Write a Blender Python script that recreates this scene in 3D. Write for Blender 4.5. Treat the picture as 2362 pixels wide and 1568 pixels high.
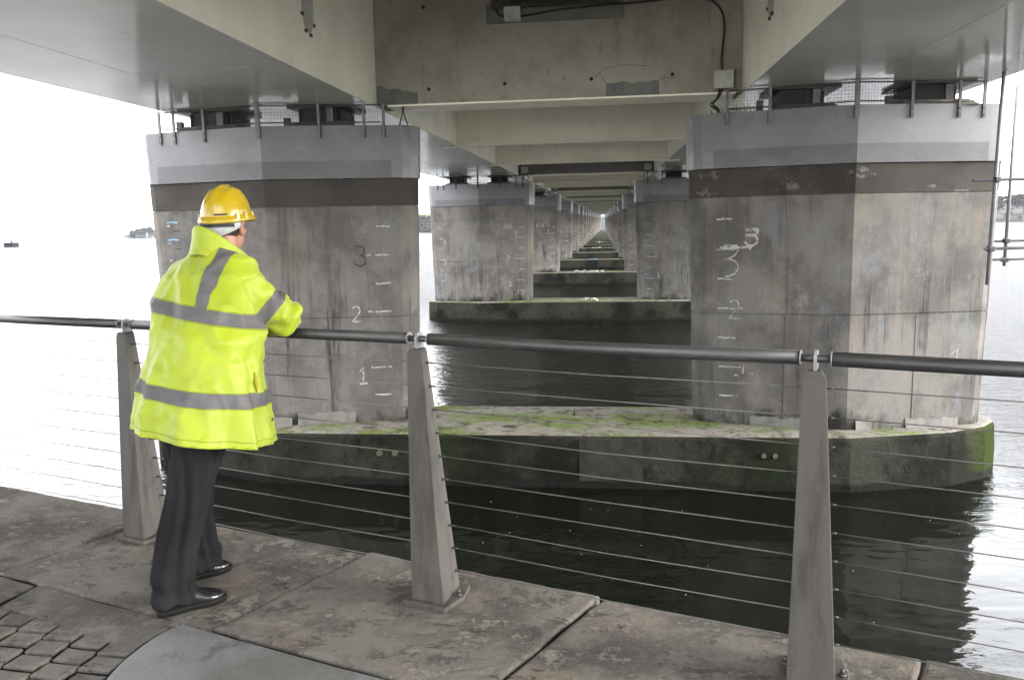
import bpy, math, random
from math import radians as R, sin, cos, pi
from mathutils import Vector, Matrix, noise
random.seed(7)
for o in list(bpy.data.objects): bpy.data.objects.remove(o)
scn = bpy.context.scene
COL = scn.collection

# ------------------------------------------------------------------ camera
cam_d = bpy.data.cameras.new('camera'); cam = bpy.data.objects.new('camera', cam_d); COL.objects.link(cam)
scn.camera = cam
EYE = 1.55
yaw, pitch, roll = R(-6.62), R(7.878), R(1.17)
fw = Vector((sin(yaw)*cos(pitch), cos(yaw)*cos(pitch), -sin(pitch)))
r0 = Vector((cos(yaw), -sin(yaw), 0)); u0 = r0.cross(fw)
rt = r0*cos(roll) - u0*sin(roll); up = u0*cos(roll) + r0*sin(roll)
m = Matrix.Identity(4)
for i in range(3):
    m[i][0] = rt[i]; m[i][1] = up[i]; m[i][2] = -fw[i]
m[0][3], m[1][3], m[2][3] = 0, 0, EYE
cam.matrix_world = m
cam_d.sensor_width = 36; cam_d.lens = 36*1850/2361
cam_d.clip_start = .05; cam_d.clip_end = 20000

# ------------------------------------------------------------------ sky, sun, exposure
SUN_EL, SUN_AZ = R(17), R(96)          # azimuth measured clockwise from +Y
w = bpy.data.worlds.new('World'); scn.world = w; w.use_nodes = True
nt = w.node_tree; nt.nodes.clear()
sky = nt.nodes.new('ShaderNodeTexSky'); sky.sky_type = 'NISHITA'; sky.sun_disc = False
sky.sun_elevation = SUN_EL; sky.sun_rotation = SUN_AZ
sky.air_density = 1.0; sky.dust_density = 1.0; sky.ozone_density = 1.0
hs = nt.nodes.new('ShaderNodeHueSaturation'); hs.inputs['Saturation'].default_value = .22
bg = nt.nodes.new('ShaderNodeBackground'); bg.inputs['Strength'].default_value = .15
wo = nt.nodes.new('ShaderNodeOutputWorld')
# a closed layer of bright cloud over the clear sky
cl = nt.nodes.new('ShaderNodeMix'); cl.data_type = 'RGBA'
tc = nt.nodes.new('ShaderNodeTexCoord'); cn = nt.nodes.new('ShaderNodeTexNoise'); cn.inputs['Scale'].default_value = 2.2; cn.inputs['Detail'].default_value = 5
cr = nt.nodes.new('ShaderNodeMapRange'); cr.inputs[1].default_value = .3; cr.inputs[2].default_value = .7; cr.inputs[3].default_value = .86; cr.inputs[4].default_value = .97
nt.links.new(tc.outputs['Generated'], cn.inputs['Vector']); nt.links.new(cn.outputs['Fac'], cr.inputs[0]); nt.links.new(cr.outputs[0], cl.inputs[0])
# an overcast sky is brightest overhead and dims towards the horizon
sx = nt.nodes.new('ShaderNodeSeparateXYZ'); nt.links.new(tc.outputs['Generated'], sx.inputs[0])
el = nt.nodes.new('ShaderNodeMapRange'); el.inputs[1].default_value = 0; el.inputs[2].default_value = 1; el.inputs[3].default_value = .50; el.inputs[4].default_value = 1.6
nt.links.new(sx.outputs[2], el.inputs[0])
cv = nt.nodes.new('ShaderNodeVectorMath'); cv.operation = 'SCALE'; cv.inputs[0].default_value = (5.9, 6.0, 6.25)
nt.links.new(el.outputs[0], cv.inputs['Scale']); nt.links.new(cv.outputs[0], cl.inputs[7])
nt.links.new(sky.outputs[0], hs.inputs['Color']); nt.links.new(hs.outputs[0], cl.inputs[6]); nt.links.new(cl.outputs[2], bg.inputs['Color'])
nt.links.new(bg.outputs[0], wo.inputs['Surface'])
sd = bpy.data.lights.new('sun', 'SUN'); sd.energy = 1.15; sd.angle = R(30); sd.color = (1, .96, .9)
so = bpy.data.objects.new('sun', sd); COL.objects.link(so)
sdir = Vector((sin(SUN_AZ)*cos(SUN_EL), cos(SUN_AZ)*cos(SUN_EL), sin(SUN_EL)))
so.rotation_euler = sdir.to_track_quat('Z', 'Y').to_euler()
scn.view_settings.view_transform = 'Standard'; scn.view_settings.look = 'None'
scn.view_settings.gamma = 1; scn.view_settings.use_curve_mapping = False
scn.view_settings.exposure = 3.3
scn.cycles.max_bounces = 8; scn.cycles.diffuse_bounces = 4; scn.cycles.glossy_bounces = 4
scn.cycles.use_denoising = True

# ------------------------------------------------------------------ helpers
class MB:
    def __init__(s): s.v = []; s.f = []; s.sm = []
    def add(s, vs, fs, smooth=False):
        b = len(s.v); s.v += [tuple(p) for p in vs]
        for q in fs: s.f.append([b+i for i in q]); s.sm.append(smooth)
        return s
    def box(s, x0, x1, y0, y1, z0, z1):
        return s.add([(x0,y0,z0),(x1,y0,z0),(x1,y1,z0),(x0,y1,z0),(x0,y0,z1),(x1,y0,z1),(x1,y1,z1),(x0,y1,z1)],
                     [(3,2,1,0),(4,5,6,7),(0,1,5,4),(1,2,6,5),(2,3,7,6),(3,0,4,7)])
    def hexa(s, a, b):   # two quads (bottom ring, top ring)
        return s.add(list(a)+list(b), [(3,2,1,0),(4,5,6,7),(0,1,5,4),(1,2,6,5),(2,3,7,6),(3,0,4,7)])
    def rings(s, rings, close=True, cap=True, smooth=True):
        n = len(rings[0]); vs = [p for r in rings for p in r]; fs = []
        for k in range(len(rings)-1):
            for i in range(n if close else n-1):
                j = (i+1) % n
                fs.append((k*n+i, k*n+j, (k+1)*n+j, (k+1)*n+i))
        s.add(vs, fs, smooth)
        if cap and close:
            b = len(s.v)-len(vs)
            s.f.append([b+i for i in reversed(range(n))]); s.sm.append(False)
            s.f.append([b+(len(rings)-1)*n+i for i in range(n)]); s.sm.append(False)
        return s
    def tube(s, pts, rad, n=8, cap=True):
        pts = [Vector(p) for p in pts]
        rs = rad if isinstance(rad, (list, tuple)) else [rad]*len(pts)
        rings = []; prev = None
        for i, p in enumerate(pts):
            t = (pts[min(i+1, len(pts)-1)] - pts[max(i-1, 0)]).normalized()
            if prev is None:
                a = Vector((0,0,1)) if abs(t.z) < .9 else Vector((1,0,0))
                u = t.cross(a).normalized()
            else:
                u = (prev - t*prev.dot(t)).normalized()
            prev = u; v = t.cross(u)
            rings.append([p + (u*cos(2*pi*k/n) + v*sin(2*pi*k/n))*rs[i] for k in range(n)])
        return s.rings(rings, cap=cap)
    def prism(s, poly, z0, z1):
        n = len(poly)
        a = [(x, y, z0 if not callable(z0) else z0(x, y)) for x, y in poly]; b = [(x, y, z1) for x, y in poly]
        return s.add(a+b, [tuple(reversed(range(n))), tuple(range(n, 2*n))] + [(i, (i+1) % n, n+(i+1) % n, n+i) for i in range(n)])
    def ball(s, c, rx, ry=None, rz=None, nu=12, nv=8, rot=None):
        ry = ry or rx; rz = rz or rx; rings = []
        vs = []; fs = []
        for j in range(1, nv):
            th = pi*j/nv
            for i in range(nu):
                ph = 2*pi*i/nu
                vs.append(Vector((rx*sin(th)*cos(ph), ry*sin(th)*sin(ph), -rz*cos(th))))
        vs += [Vector((0,0,-rz)), Vector((0,0,rz))]
        for j in range(nv-2):
            for i in range(nu):
                k = (i+1) % nu
                fs.append((j*nu+i, j*nu+k, (j+1)*nu+k, (j+1)*nu+i))
        S, N = len(vs)-2, len(vs)-1
        for i in range(nu):
            k = (i+1) % nu
            fs.append((S, k, i)); fs.append((N, (nv-2)*nu+i, (nv-2)*nu+k))
        if rot: vs = [rot @ v for v in vs]
        return s.add([Vector(c)+v for v in vs], fs, True)
    def mesh(s, name):
        me = bpy.data.meshes.new(name); me.from_pydata([tuple(v) for v in s.v], [], s.f)
        me.polygons.foreach_set('use_smooth', s.sm); me.update()
        return me

def wloc(o):
    l = Vector((0,0,0))
    while o: l += o.location; o = o.parent
    return l
def obj(name, mb, mat, parent=None, world=True, bevel=0, kind=None):
    """link one mesh; coordinates are world ones unless world=False (then local to parent)"""
    me = mb.mesh(name) if isinstance(mb, MB) else mb
    if parent is not None and world and isinstance(mb, MB):
        me.transform(Matrix.Translation(-wloc(parent)))
    o = bpy.data.objects.new(name, me); COL.objects.link(o)
    if mat:
        me.materials.clear()
        for q in (mat if isinstance(mat, (list, tuple)) else [mat]): me.materials.append(q)
    if parent is not None: o.parent = parent
    if bevel:
        b = o.modifiers.new('bevel', 'BEVEL'); b.width = bevel; b.segments = 2; b.limit_method = 'ANGLE'
    if kind: o['kind'] = kind
    return o
def thing(name, label, cat, loc=(0,0,0), group=None):
    o = bpy.data.objects.new(name, None); COL.objects.link(o); o.location = loc
    o.empty_display_size = .1
    return tag(o, label, cat, group)
def tag(o, label, cat, group=None):
    o['label'] = label; o['category'] = cat
    if group: o['group'] = group
    return o
def kids(o): return [c for c in bpy.data.objects if c.parent == o]
def copy_tree(o, parent=None, children=None):
    c = o.copy(); COL.objects.link(c)
    if parent: c.parent = parent
    for ch in kids(o): copy_tree(ch, c)
    return c

# ---- material helpers
def newmat(name, col=(.5,.5,.5), rough=.6, spec=.5, metal=0):
    mt = bpy.data.materials.new(name); mt.use_nodes = True
    b = mt.node_tree.nodes['Principled BSDF']
    b.inputs['Base Color'].default_value = (*col, 1); b.inputs['Roughness'].default_value = rough
    b.inputs['Specular IOR Level'].default_value = spec; b.inputs['Metallic'].default_value = metal
    return mt, mt.node_tree, b
class N:
    """tiny node writer around one material"""
    def __init__(s, name, col=(.5,.5,.5), rough=.6, spec=.5, metal=0):
        s.m, s.t, s.b = newmat(name, col, rough, spec, metal)
        s.pos = s.t.nodes.new('ShaderNodeNewGeometry').outputs['Position']
        s.col = None; s.c0 = col
    def node(s, ty, **kw):
        n = s.t.nodes.new(ty)
        for k, v in kw.items(): setattr(n, k, v)
        return n
    def link(s, a, b): s.t.links.new(a, b)
    def vec(s, sc, src=None):
        n = s.node('ShaderNodeVectorMath', operation='MULTIPLY'); s.link(src or s.pos, n.inputs[0]); n.inputs[1].default_value = sc
        return n.outputs[0]
    def objco(s): return s.node('ShaderNodeTexCoord').outputs['Object']
    def noise(s, scale, detail=4, rough=.55, vec=None, dist=0):
        n = s.node('ShaderNodeTexNoise'); n.inputs['Scale'].default_value = scale; n.inputs['Detail'].default_value = detail
        n.inputs['Roughness'].default_value = rough; n.inputs['Distortion'].default_value = dist
        s.link(vec if vec is not None else s.pos, n.inputs['Vector']); return n.outputs['Fac']
    def voro(s, scale, vec=None, feature='F1'):
        n = s.node('ShaderNodeTexVoronoi', feature=feature); n.inputs['Scale'].default_value = scale
        s.link(vec if vec is not None else s.pos, n.inputs['Vector']); return n.outputs['Distance']
    def ramp(s, x, a, b, lo=0., hi=1.):
        n = s.node('ShaderNodeMapRange', clamp=True, interpolation_type='SMOOTHSTEP'); s.link(x, n.inputs[0])
        for i, q in enumerate((a, b, lo, hi)): n.inputs[i+1].default_value = q
        return n.outputs[0]
    def math(s, op, a, b=None):
        n = s.node('ShaderNodeMath', operation=op)
        for i, q in enumerate((a, b)):
            if q is None: continue
            if isinstance(q, (int, float)): n.inputs[i].default_value = q
            else: s.link(q, n.inputs[i])
        return n.outputs[0]
    def sep(s, axis, src=None):
        n = s.node('ShaderNodeSeparateXYZ'); s.link(src or s.pos, n.inputs[0]); return n.outputs[axis]
    def over(s, col, fac, blend='MIX'):
        n = s.node('ShaderNodeMix', data_type='RGBA', blend_type=blend)
        if isinstance(fac, (int, float)): n.inputs[0].default_value = fac
        else: s.link(fac, n.inputs[0])
        if s.col is None: n.inputs[6].default_value = (*s.c0, 1)
        else: s.link(s.col, n.inputs[6])
        n.inputs[7].default_value = (*col, 1); s.col = n.outputs[2]; return s
    def bump(s, h, strength=.3, dist=.02):
        n = s.node('ShaderNodeBump'); n.inputs['Strength'].default_value = strength; n.inputs['Distance'].default_value = dist
        s.link(h, n.inputs['Height'])
        prev = s.b.inputs['Normal'].links
        if prev: s.link(prev[0].from_socket, n.inputs['Normal'])
        s.link(n.outputs[0], s.b.inputs['Normal']); return s
    def rough(s, x): s.link(x, s.b.inputs['Roughness']); return s
    def done(s):
        if s.col is not None: s.link(s.col, s.b.inputs['Base Color'])
        return s.m

def concrete(name, c, dark=.55, streak=1.0, base_algae=True):
    q = N(name, c, .9, .06)
    q.over((c[0]*.60, c[1]*.60, c[2]*.61), q.ramp(q.noise(.75, 8, .68), .40, .62))
    q.over((c[0]*1.32, c[1]*1.10, c[2]*.88), q.math('MULTIPLY', q.ramp(q.noise(1.0, 6, .66, q.vec((2.6,2.6,.40))), .52, .68), .42))
    q.over((c[0]*.98, c[1]*1.12, c[2]*1.28), q.math('MULTIPLY', q.ramp(q.noise(1.3, 7, .7, q.vec((1.5,1.5,.7))), .56, .66), .55))
    q.over((c[0]*1.4, c[1]*1.4, c[2]*1.38), q.math('MULTIPLY', q.ramp(q.noise(2.3, 9, .75, q.vec((1,1,.8))), .58, .68), .5))
    # black rain and tide streaks running down
    st = q.ramp(q.noise(1.0, 9, .74, q.vec((4.5,4.5,.36))), .50, .66)
    area = q.ramp(q.noise(.55, 4, .55), .42, .56)
    low = q.ramp(q.sep(2), 1.3, -.1, .40, 1.0)                 # heaviest in the splash zone
    q.over((.018,.019,.0205), q.math('MULTIPLY', q.math('MULTIPLY', q.math('MULTIPLY', st, area), low), (.85 if streak > .8 else .55)))
    st2 = q.ramp(q.noise(1.0, 8, .75, q.vec((13,13,.55))), .55, .68)
    q.over((c[0]*.42, c[1]*.40, c[2]*.38), q.math('MULTIPLY', st2, .40))
    q.over((c[0]*1.5, c[1]*1.48, c[2]*1.42), q.math('MULTIPLY', q.ramp(q.noise(1.0, 6, .75, q.vec((15,15,.8))), .60, .72), .5))
    # pinholes and grit
    q.over((c[0]*.4, c[1]*.4, c[2]*.4), q.math('MULTIPLY', q.ramp(q.noise(34, 4, .7), .64, .72), .7))
    if base_algae:
        z = q.sep(2)
        edge = q.math('ADD', z, q.math('MULTIPLY', q.noise(1.7, 8, .72, q.vec((1,1,.45))), 2.1))
        q.over((.010,.011,.008), q.math('MULTIPLY', q.ramp(edge, -.55, -.92), .88))
    q.bump(q.noise(30, 6, .7), .35, .014); q.bump(q.noise(3, 5), .25, .03)
    return q.done()

def simple(name, c, rough=.6, spec=.4, metal=0, var=.25, vs=3., bump=0., bs=60):
    q = N(name, c, rough, spec, metal)
    q.over(tuple(x*(1-var) for x in c), q.ramp(q.noise(vs, 5, .6), .35, .7))
    q.over(tuple(min(1, x*(1+var*.5)) for x in c), q.math('MULTIPLY', q.ramp(q.noise(vs*9, 4, .6), .55, .75), .5))
    if bump: q.bump(q.noise(bs, 4, .6), bump, .006)
    return q.done()

# ------------------------------------------------------------------ materials
M = {}
M['concrete'] = concrete('pier_concrete', (.140,.132,.121))
M['concrete_far'] = concrete('far_pier_concrete', (.135,.124,.112), streak=.7)
def capmat(name, c):
    q = N(name, c, .34, .22)
    q.over(tuple(x*.86 for x in c), q.ramp(q.noise(1.1, 5, .6), .4, .7))
    q.over((c[0]*.9, c[1]*.88, c[2]*.82), q.math('MULTIPLY', q.ramp(q.noise(1.0, 5, .6, q.vec((7,7,.5))), .56, .74), .5))
    q.rough(q.ramp(q.noise(2.5, 5, .6), .35, .7, .25, .5))
    q.bump(q.noise(9, 5, .6), .12, .02)
    return q.done()
M['cap'] = capmat('cap_paint', (.152,.154,.158))
M['capband'] = capmat('cap_lower_coat', (.100,.101,.103))
def collar(name, peel):
    q = N(name, (.055,.049,.043), .8, .08)
    q.over((.036,.033,.03), q.ramp(q.noise(1.2, 5), .4, .7))
    if peel:
        q.over((.115,.108,.1), q.ramp(q.noise(1.5, 8, .68, q.vec((1,1,1.5))), .56, .6))
        q.over((.026,.024,.023), q.math('MULTIPLY', q.ramp(q.noise(1.1, 8, .7, q.vec((1.3,1.3,1))), .55, .62), .6))
    else: q.over((.075,.07,.065), q.math('MULTIPLY', q.ramp(q.noise(3.5, 7, .7, q.vec((1,1,.5))), .6, .75), .4))
    q.bump(q.noise(25, 4), .2, .01)
    return q.done()
M['collar'] = collar('dark_band_paint', False); M['collar_peel'] = collar('peeling_band_paint', True)
def footing_mat():
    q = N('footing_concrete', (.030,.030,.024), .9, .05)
    q.over((.009,.010,.0075), q.ramp(q.noise(.8, 6, .6), .4, .62))
    q.over((.07,.068,.057), q.math('MULTIPLY', q.ramp(q.noise(9, 8, .75), .60, .72), .6))
    q.over((.075,.072,.06), q.math('MULTIPLY', q.ramp(q.noise(2.2, 8, .7), .64, .72), .5))
    q.over((.02,.028,.011), q.math('MULTIPLY', q.ramp(q.noise(.5, 4), .55, .7), .4))
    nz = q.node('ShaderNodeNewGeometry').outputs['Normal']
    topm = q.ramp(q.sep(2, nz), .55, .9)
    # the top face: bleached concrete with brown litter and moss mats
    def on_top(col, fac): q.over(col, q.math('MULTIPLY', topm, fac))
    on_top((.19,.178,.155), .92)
    on_top((.085,.074,.055), q.ramp(q.noise(3.0, 7, .7), .5, .66))
    on_top((.10,.06,.043), q.math('MULTIPLY', q.ramp(q.noise(2.1, 5, .6, q.vec((.6,1,1))), .6, .68), .7))
    on_top((.088,.125,.02), q.math('MULTIPLY', q.ramp(q.noise(.6, 9, .72, q.vec((1,1.6,1))), .47, .60), .85))
    on_top((.03,.026,.02), q.math('MULTIPLY', q.ramp(q.noise(7, 8, .75), .56, .66), .7))
    # green weed on the seaward noses
    x = q.sep(0); ends = q.math('MULTIPLY', q.math('ADD', q.ramp(x, 5.8, 6.3), q.math('MULTIPLY', q.ramp(x, -7.9, -8.3), .35)), q.math('SUBTRACT', 1, topm))
    q.over((.020,.029,.006), q.math('MULTIPLY', ends, q.ramp(q.noise(2.5, 5), .25, .45)))
    # wet tide line
    z = q.sep(2); tl = q.math('ADD', z, q.math('MULTIPLY', q.noise(2.5, 5), .22))
    q.over((.012,.013,.011), q.ramp(tl, -2.48, -2.55))
    q.over((.10,.098,.085), q.math('MULTIPLY', q.ramp(q.noise(22, 6, .75), .64, .71), .7))
    q.over((.006,.007,.006), q.math('MULTIPLY', q.ramp(q.noise(3.2, 9, .75, q.vec((1,1,.6))), .52, .64), .7))
    q.bump(q.noise(9, 9, .75), .9, .06)
    return q.done()
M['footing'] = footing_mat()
def steelpaint(name, c, rough, wav, sp=.4):
    q = N(name, c, rough, sp)
    q.over((c[0]*.86, c[1]*.87, c[2]*.86), q.ramp(q.noise(.6, 5, .6), .38, .7))
    q.over((c[0]*.72, c[1]*.69, c[2]*.62), q.math('MULTIPLY', q.ramp(q.noise(2.5, 9, .75, q.vec((1,.3,.6))), .55, .68), .5))
    q.rough(q.ramp(q.noise(1.2, 4, .6), .3, .7, rough*.75, rough*1.35))
    q.bump(q.noise(1.0, 3, .5, q.vec((1.0,.8,1))), wav, .05)
    return q.done()
M['web'] = steelpaint('web_paint', (.80,.78,.665), .42, .04)
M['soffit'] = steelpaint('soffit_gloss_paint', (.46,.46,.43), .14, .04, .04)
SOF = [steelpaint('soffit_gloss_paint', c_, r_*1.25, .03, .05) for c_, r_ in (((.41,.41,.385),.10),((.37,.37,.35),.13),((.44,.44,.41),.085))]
M['beam'] = steelpaint('beam_paint', (.80,.77,.645), .5, .03)
def pierbeam():
    q = N('pier_beam_render', (.29,.27,.232), .85, .12)
    q.over((.22,.205,.175), q.ramp(q.noise(.8, 9, .7), .40, .62))
    q.over((.14,.13,.11), q.math('MULTIPLY', q.ramp(q.noise(1.0, 8, .7, q.vec((3,3,.5))), .56, .68), .5))
    q.over((.26,.20,.15), q.math('MULTIPLY', q.ramp(q.noise(1.6, 5, .6, q.vec((.6,1,2))), .6, .72), .45))
    q.over((.05,.046,.04), q.math('MULTIPLY', q.ramp(q.noise(5, 8, .75), .64, .72), .7))
    q.bump(q.noise(35, 5, .7), .25, .01)
    return q.done()
M['pierbeam'] = pierbeam()
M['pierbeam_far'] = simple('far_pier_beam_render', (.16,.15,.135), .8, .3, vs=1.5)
M['patch'] = simple('repair_mortar', (.15,.152,.142), .85, .2, vs=4, bump=.3)
M['slab'] = simple('deck_concrete', (.45,.44,.40), .85, .2)
M['dark'] = simple('black_rubber', (.012,.012,.013), .6, .3)
M['galv'] = simple('galvanised_steel', (.13,.127,.122), .5, .5, .6, vs=8)
M['darksteel'] = simple('dark_steel', (.06,.06,.058), .5, .5, .5, vs=8)
M['boxgrey'] = simple('grey_enclosure', (.42,.425,.39), .5, .4, vs=6)
M['cable'] = simple('cable_sheath', (.02,.02,.02), .5, .4)
def markmat():
    q = N('white_paint_mark', (.33,.325,.30), .85, .15)
    q.over((.10,.095,.085), q.ramp(q.noise(13, 7, .75), .46, .62)); return q.done()
M['mark'] = markmat()
M['markfaint'] = simple('faint_chalk_mark', (.16,.15,.13), .85, .1, var=.3, vs=20)
M['markdark'] = simple('dark_paint_mark', (.055,.045,.04), .8, .2)
M['markblue'] = simple('blue_chalk_mark', (.20,.32,.45), .8, .2, var=.5, vs=16)
M['bleach'] = simple('pale_mortar_fillet', (.135,.131,.12), .85, .2, var=.4, vs=4, bump=.3)

# ------------------------------------------------------------------ water
WZ = -2.75
def water_mat():
    q = N('river_water', (.0035,.0042,.003), .03, .5)
    q.b.inputs['IOR'].default_value = 1.34
    n1 = q.noise(.55, 3, .5, q.vec((.8,1.5,1)), .3); n2 = q.noise(2.4, 3, .55, q.vec((.75,1.5,1)), .4)
    y = q.sep(1)
    far = q.ramp(y, 14, 34)                    # sheltered and oily calm against the quay, riffled by wind beyond
    n3 = q.noise(7.0, 4, .6, q.vec((.7,1.6,1)))
    op = q.ramp(q.math('ABSOLUTE', q.math('ADD', q.sep(0), .9)), 5.5, 11)      # open water beyond the piers is rougher
    a2 = q.math('ADD', q.math('MULTIPLY', far, .95), q.math('ADD', q.math('MULTIPLY', op, 4.5), .16))
    a3 = q.math('ADD', q.math('MULTIPLY', far, .45), q.math('ADD', q.math('MULTIPLY', op, 2.2), .012))
    hgt = q.math('ADD', q.math('ADD', q.math('MULTIPLY', n1, 1.5), q.math('MULTIPLY', n2, a2)), q.math('MULTIPLY', n3, a3))
    q.bump(hgt, .5, .10)
    return q.done()
M['water'] = water_mat()
wm = MB(); wm.add([(-6400,-200,WZ),(6400,-200,WZ),(6400,9200,WZ),(-6400,9200,WZ)], [(0,1,2,3)])
obj('water', wm, M['water'], kind='structure')

# ------------------------------------------------------------------ quay
def stonemat(name, c, lich):
    q = N(name, c, .9, .06)
    q.over(tuple(x*.52 for x in c), q.ramp(q.noise(1.7, 10, .74), .43, .57))
    q.over(tuple(x*.38 for x in c), q.math('MULTIPLY', q.ramp(q.noise(4.2, 11, .78), .54, .61), .8))
    q.over((c[0]*1.35, c[1]*1.2, c[2]*1.05), q.math('MULTIPLY', q.ramp(q.noise(2.6, 8, .72), .54, .66), .6))
    if lich: q.over(tuple(min(1,x*1.9) for x in c), q.math('MULTIPLY', q.ramp(q.noise(3.4, 12, .82), .545, .60), lich))
    q.over((.016,.014,.013), q.math('MULTIPLY', q.ramp(q.noise(2.7, 9, .8, None, .6), .62, .67), .85))
    q.over((.02,.018,.016), q.math('MULTIPLY', q.ramp(q.noise(17, 5, .7), .68, .74), .8))
    q.over(tuple(min(1,x*2.2) for x in c), q.math('MULTIPLY', q.ramp(q.noise(160, 2), .68, .76), .5))
    q.over((c[0]*1.7, c[1]*1.6, c[2]*1.5), q.math('MULTIPLY', q.ramp(q.noise(11, 9, .82, q.vec((.6,1.3,1))), .57, .62), .6 if lich > .3 else .3))
    q.over((c[0]*.35, c[1]*.34, c[2]*.33), q.math('MULTIPLY', q.ramp(q.noise(8, 10, .82, q.vec((.5,1.3,1)), .8), .56, .61), .85))
    q.bump(q.noise(5, 9, .72), .8, .03); q.bump(q.noise(60, 5, .7, q.vec((.7,1.2,1))), .7, .008)
    return q.done()
M['stone'] = stonemat('coping_sandstone', (.108,.099,.089), .6)
M['stone2'] = stonemat('kerb_sandstone', (.098,.092,.085), .2)
M['sett'] = stonemat('granite_sett', (.090,.085,.079), .15)
def slabmat():
    q = N('smooth_concrete_slab', (.103,.105,.109), .6, .15)
    q.over((.072,.072,.069), q.ramp(q.noise(1.4, 8, .68), .44, .62))
    q.over((.15,.15,.15), q.math('MULTIPLY', q.ramp(q.noise(55, 5, .7), .56, .7), .5))
    q.over((.045,.045,.043), q.math('MULTIPLY', q.ramp(q.noise(13, 6, .7), .6, .68), .8))
    q.over((.045,.044,.04), q.math('MULTIPLY', q.ramp(q.noise(3, 9, .75), .54, .66), .75))
    q.bump(q.noise(70, 5, .65), .25, .004)
    return q.done()
M['roundslab'] = slabmat()
M['joint'] = simple('joint_dirt', (.008,.0075,.007), .95, .1, bump=.5, bs=120)
M['quaywall'] = simple('quay_wall_stone', (.10,.095,.085), .9, .2, vs=2, bump=.4, bs=20)

def edge_y(x): return 3.225 - .3425*x
def back_y(x): return 2.296 - .349*x        # joint behind the coping
# land bed under all stones (dark joint dirt shows in the gaps)
lx0, lx1 = -60, 60
bed = MB(); bed.prism([(lx0,-60),(lx1,-60),(lx1,edge_y(lx1)-.12),(lx0,edge_y(lx0)-.12)], -.30, -.0165)
obj('pavement_bed', bed, M['joint'], kind='structure')
qw = MB(); qw.prism([(lx0,edge_y(lx0)-1.2),(lx1,edge_y(lx1)-1.2),(lx1,edge_y(lx1)-.10),(lx0,edge_y(lx0)-.10)], -4, -.31)
o = obj('quay_wall', qw, M['quaywall']); tag(o, 'stone quay wall dropping from the paved edge into the river', 'wall')

def slab_stone(poly, top, thick, jitter, mat, name, parent, step=.06, seed=0, tilt=(0,0)):
    """an irregular flagstone: outline resampled and roughened, edges rounded by an inset ring"""
    rnd = random.Random(seed); pts = []
    n = len(poly)
    for i in range(n):
        a, b = Vector(poly[i]), Vector(poly[(i+1) % n]); L = (b-a).length; k = max(1, int(L/step))
        for j in range(k): pts.append(a.lerp(b, j/k))
    c = sum(pts, Vector((0,0)))/len(pts)
    def jit(p, s): return p + Vector((noise.noise(Vector((p.x*s, p.y*s, seed))), noise.noise(Vector((p.x*s+9, p.y*s, seed+3)))))*jitter
    outer = [jit(p, 7) for p in pts]
    r = min((p-c).length for p in outer)
    def inset(p, d): return p + (c-p).normalized()*d
    zz = lambda p, z: z + tilt[0]*(p.x-c.x) + tilt[1]*(p.y-c.y) + noise.noise(Vector((p.x*6, p.y*6, seed+7)))*.003*(jitter > .004)
    d1, d2 = (min(.008, r*.15), min(.02, r*.3)) if r > .12 else (.003, .008)
    rd = (.010, .003) if r > .12 else (.006, .002)
    ring = [[(p.x, p.y, top-thick) for p in outer], [(p.x, p.y, zz(p, top-rd[0])) for p in outer],
            [(*inset(p, d1), zz(p, top-rd[1])) for p in outer], [(*inset(p, d2), zz(p, top)) for p in outer]]
    mb = MB(); mb.rings(ring, cap=True, smooth=False)
    return obj(name, mb, mat, parent)
pv = thing('quay_pavement', 'worn stone paving along the quay edge under the man', 'pavement', (0, 2, 0)); pv['kind'] = 'structure'
del pv['category']
# coping stones: joints cross the strip at about 62 degrees
jd = Vector((.36,.697)).normalized()
def joint_pts(xb):   # point on the back joint and where that joint meets the edge
    b = Vector((xb, back_y(xb)))
    t = (3.225-.3425*b.x-b.y)/(jd.y+.3425*jd.x)
    return b, b+jd*t
bx = [-6.4, -5.2, -4.0, -2.85, -1.555, -.425, .72, 1.9, 3.0, 4.2]
for i in range(len(bx)-1):
    (b0, e0), (b1, e1) = joint_pts(bx[i]), joint_pts(bx[i+1])
    nrm = Vector((.3425,1)).normalized()
    out = [0,0,0,.015,.02,-.005,.0,-.03,0,0][i]
    g = .007
    poly = [b0+Vector((g,.010)), b1+Vector((-g,.010)), e1+Vector((-g,out)), e0+Vector((g,out))]
    slab_stone(poly, [-.003,.002,0,-.004,.003,0,-.005,0,0][i], .26, .013, M['stone'], 'coping_stone', pv, .05, 20+i, (random.uniform(-.003,.003), random.uniform(-.002,.004)))
# kerb stones behind the coping on the left of the round slab
w2 = .205
def kerb(x0, x1, sd, lastarc=False):
    g = .008
    p = [Vector((x0+g, back_y(x0)-.012)), Vector((x0+g-.03, back_y(x0)-w2-.0)), Vector((x1-g-.06, back_y(x1)-w2+.01)), Vector((x1-g, back_y(x1)-.014))]
    slab_stone(list(reversed(p)), -.004, .2, .006, M['stone2'], 'kerb_stone', pv, .05, sd)
CC, CR = Vector((-1.127, 2.597)), .648
kerb(-5.4, -4.0, 41); kerb(-4.0, -2.56, 42)
# the kerb stone that runs into the round slab
poly = [Vector((-2.55, back_y(-2.55)-.012)), Vector((-2.575, 2.972)), Vector((-2.217, 2.845)), Vector((-1.938, 2.737)), Vector((-1.79, 2.698))]
for a in (176, 170, 164, 158, 153): poly.append(CC + Vector((cos(R(a)), sin(R(a))))*(CR+.012))
poly = [p for p in poly if p.y < back_y(p.x)-.004] + [Vector((-1.722, back_y(-1.722)-.006))]
poly[0] = Vector((-2.55, back_y(-2.55)-.005))
slab_stone(poly, -.003, .2, .005, M['stone2'], 'kerb_stone', pv, .05, 43)
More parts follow.
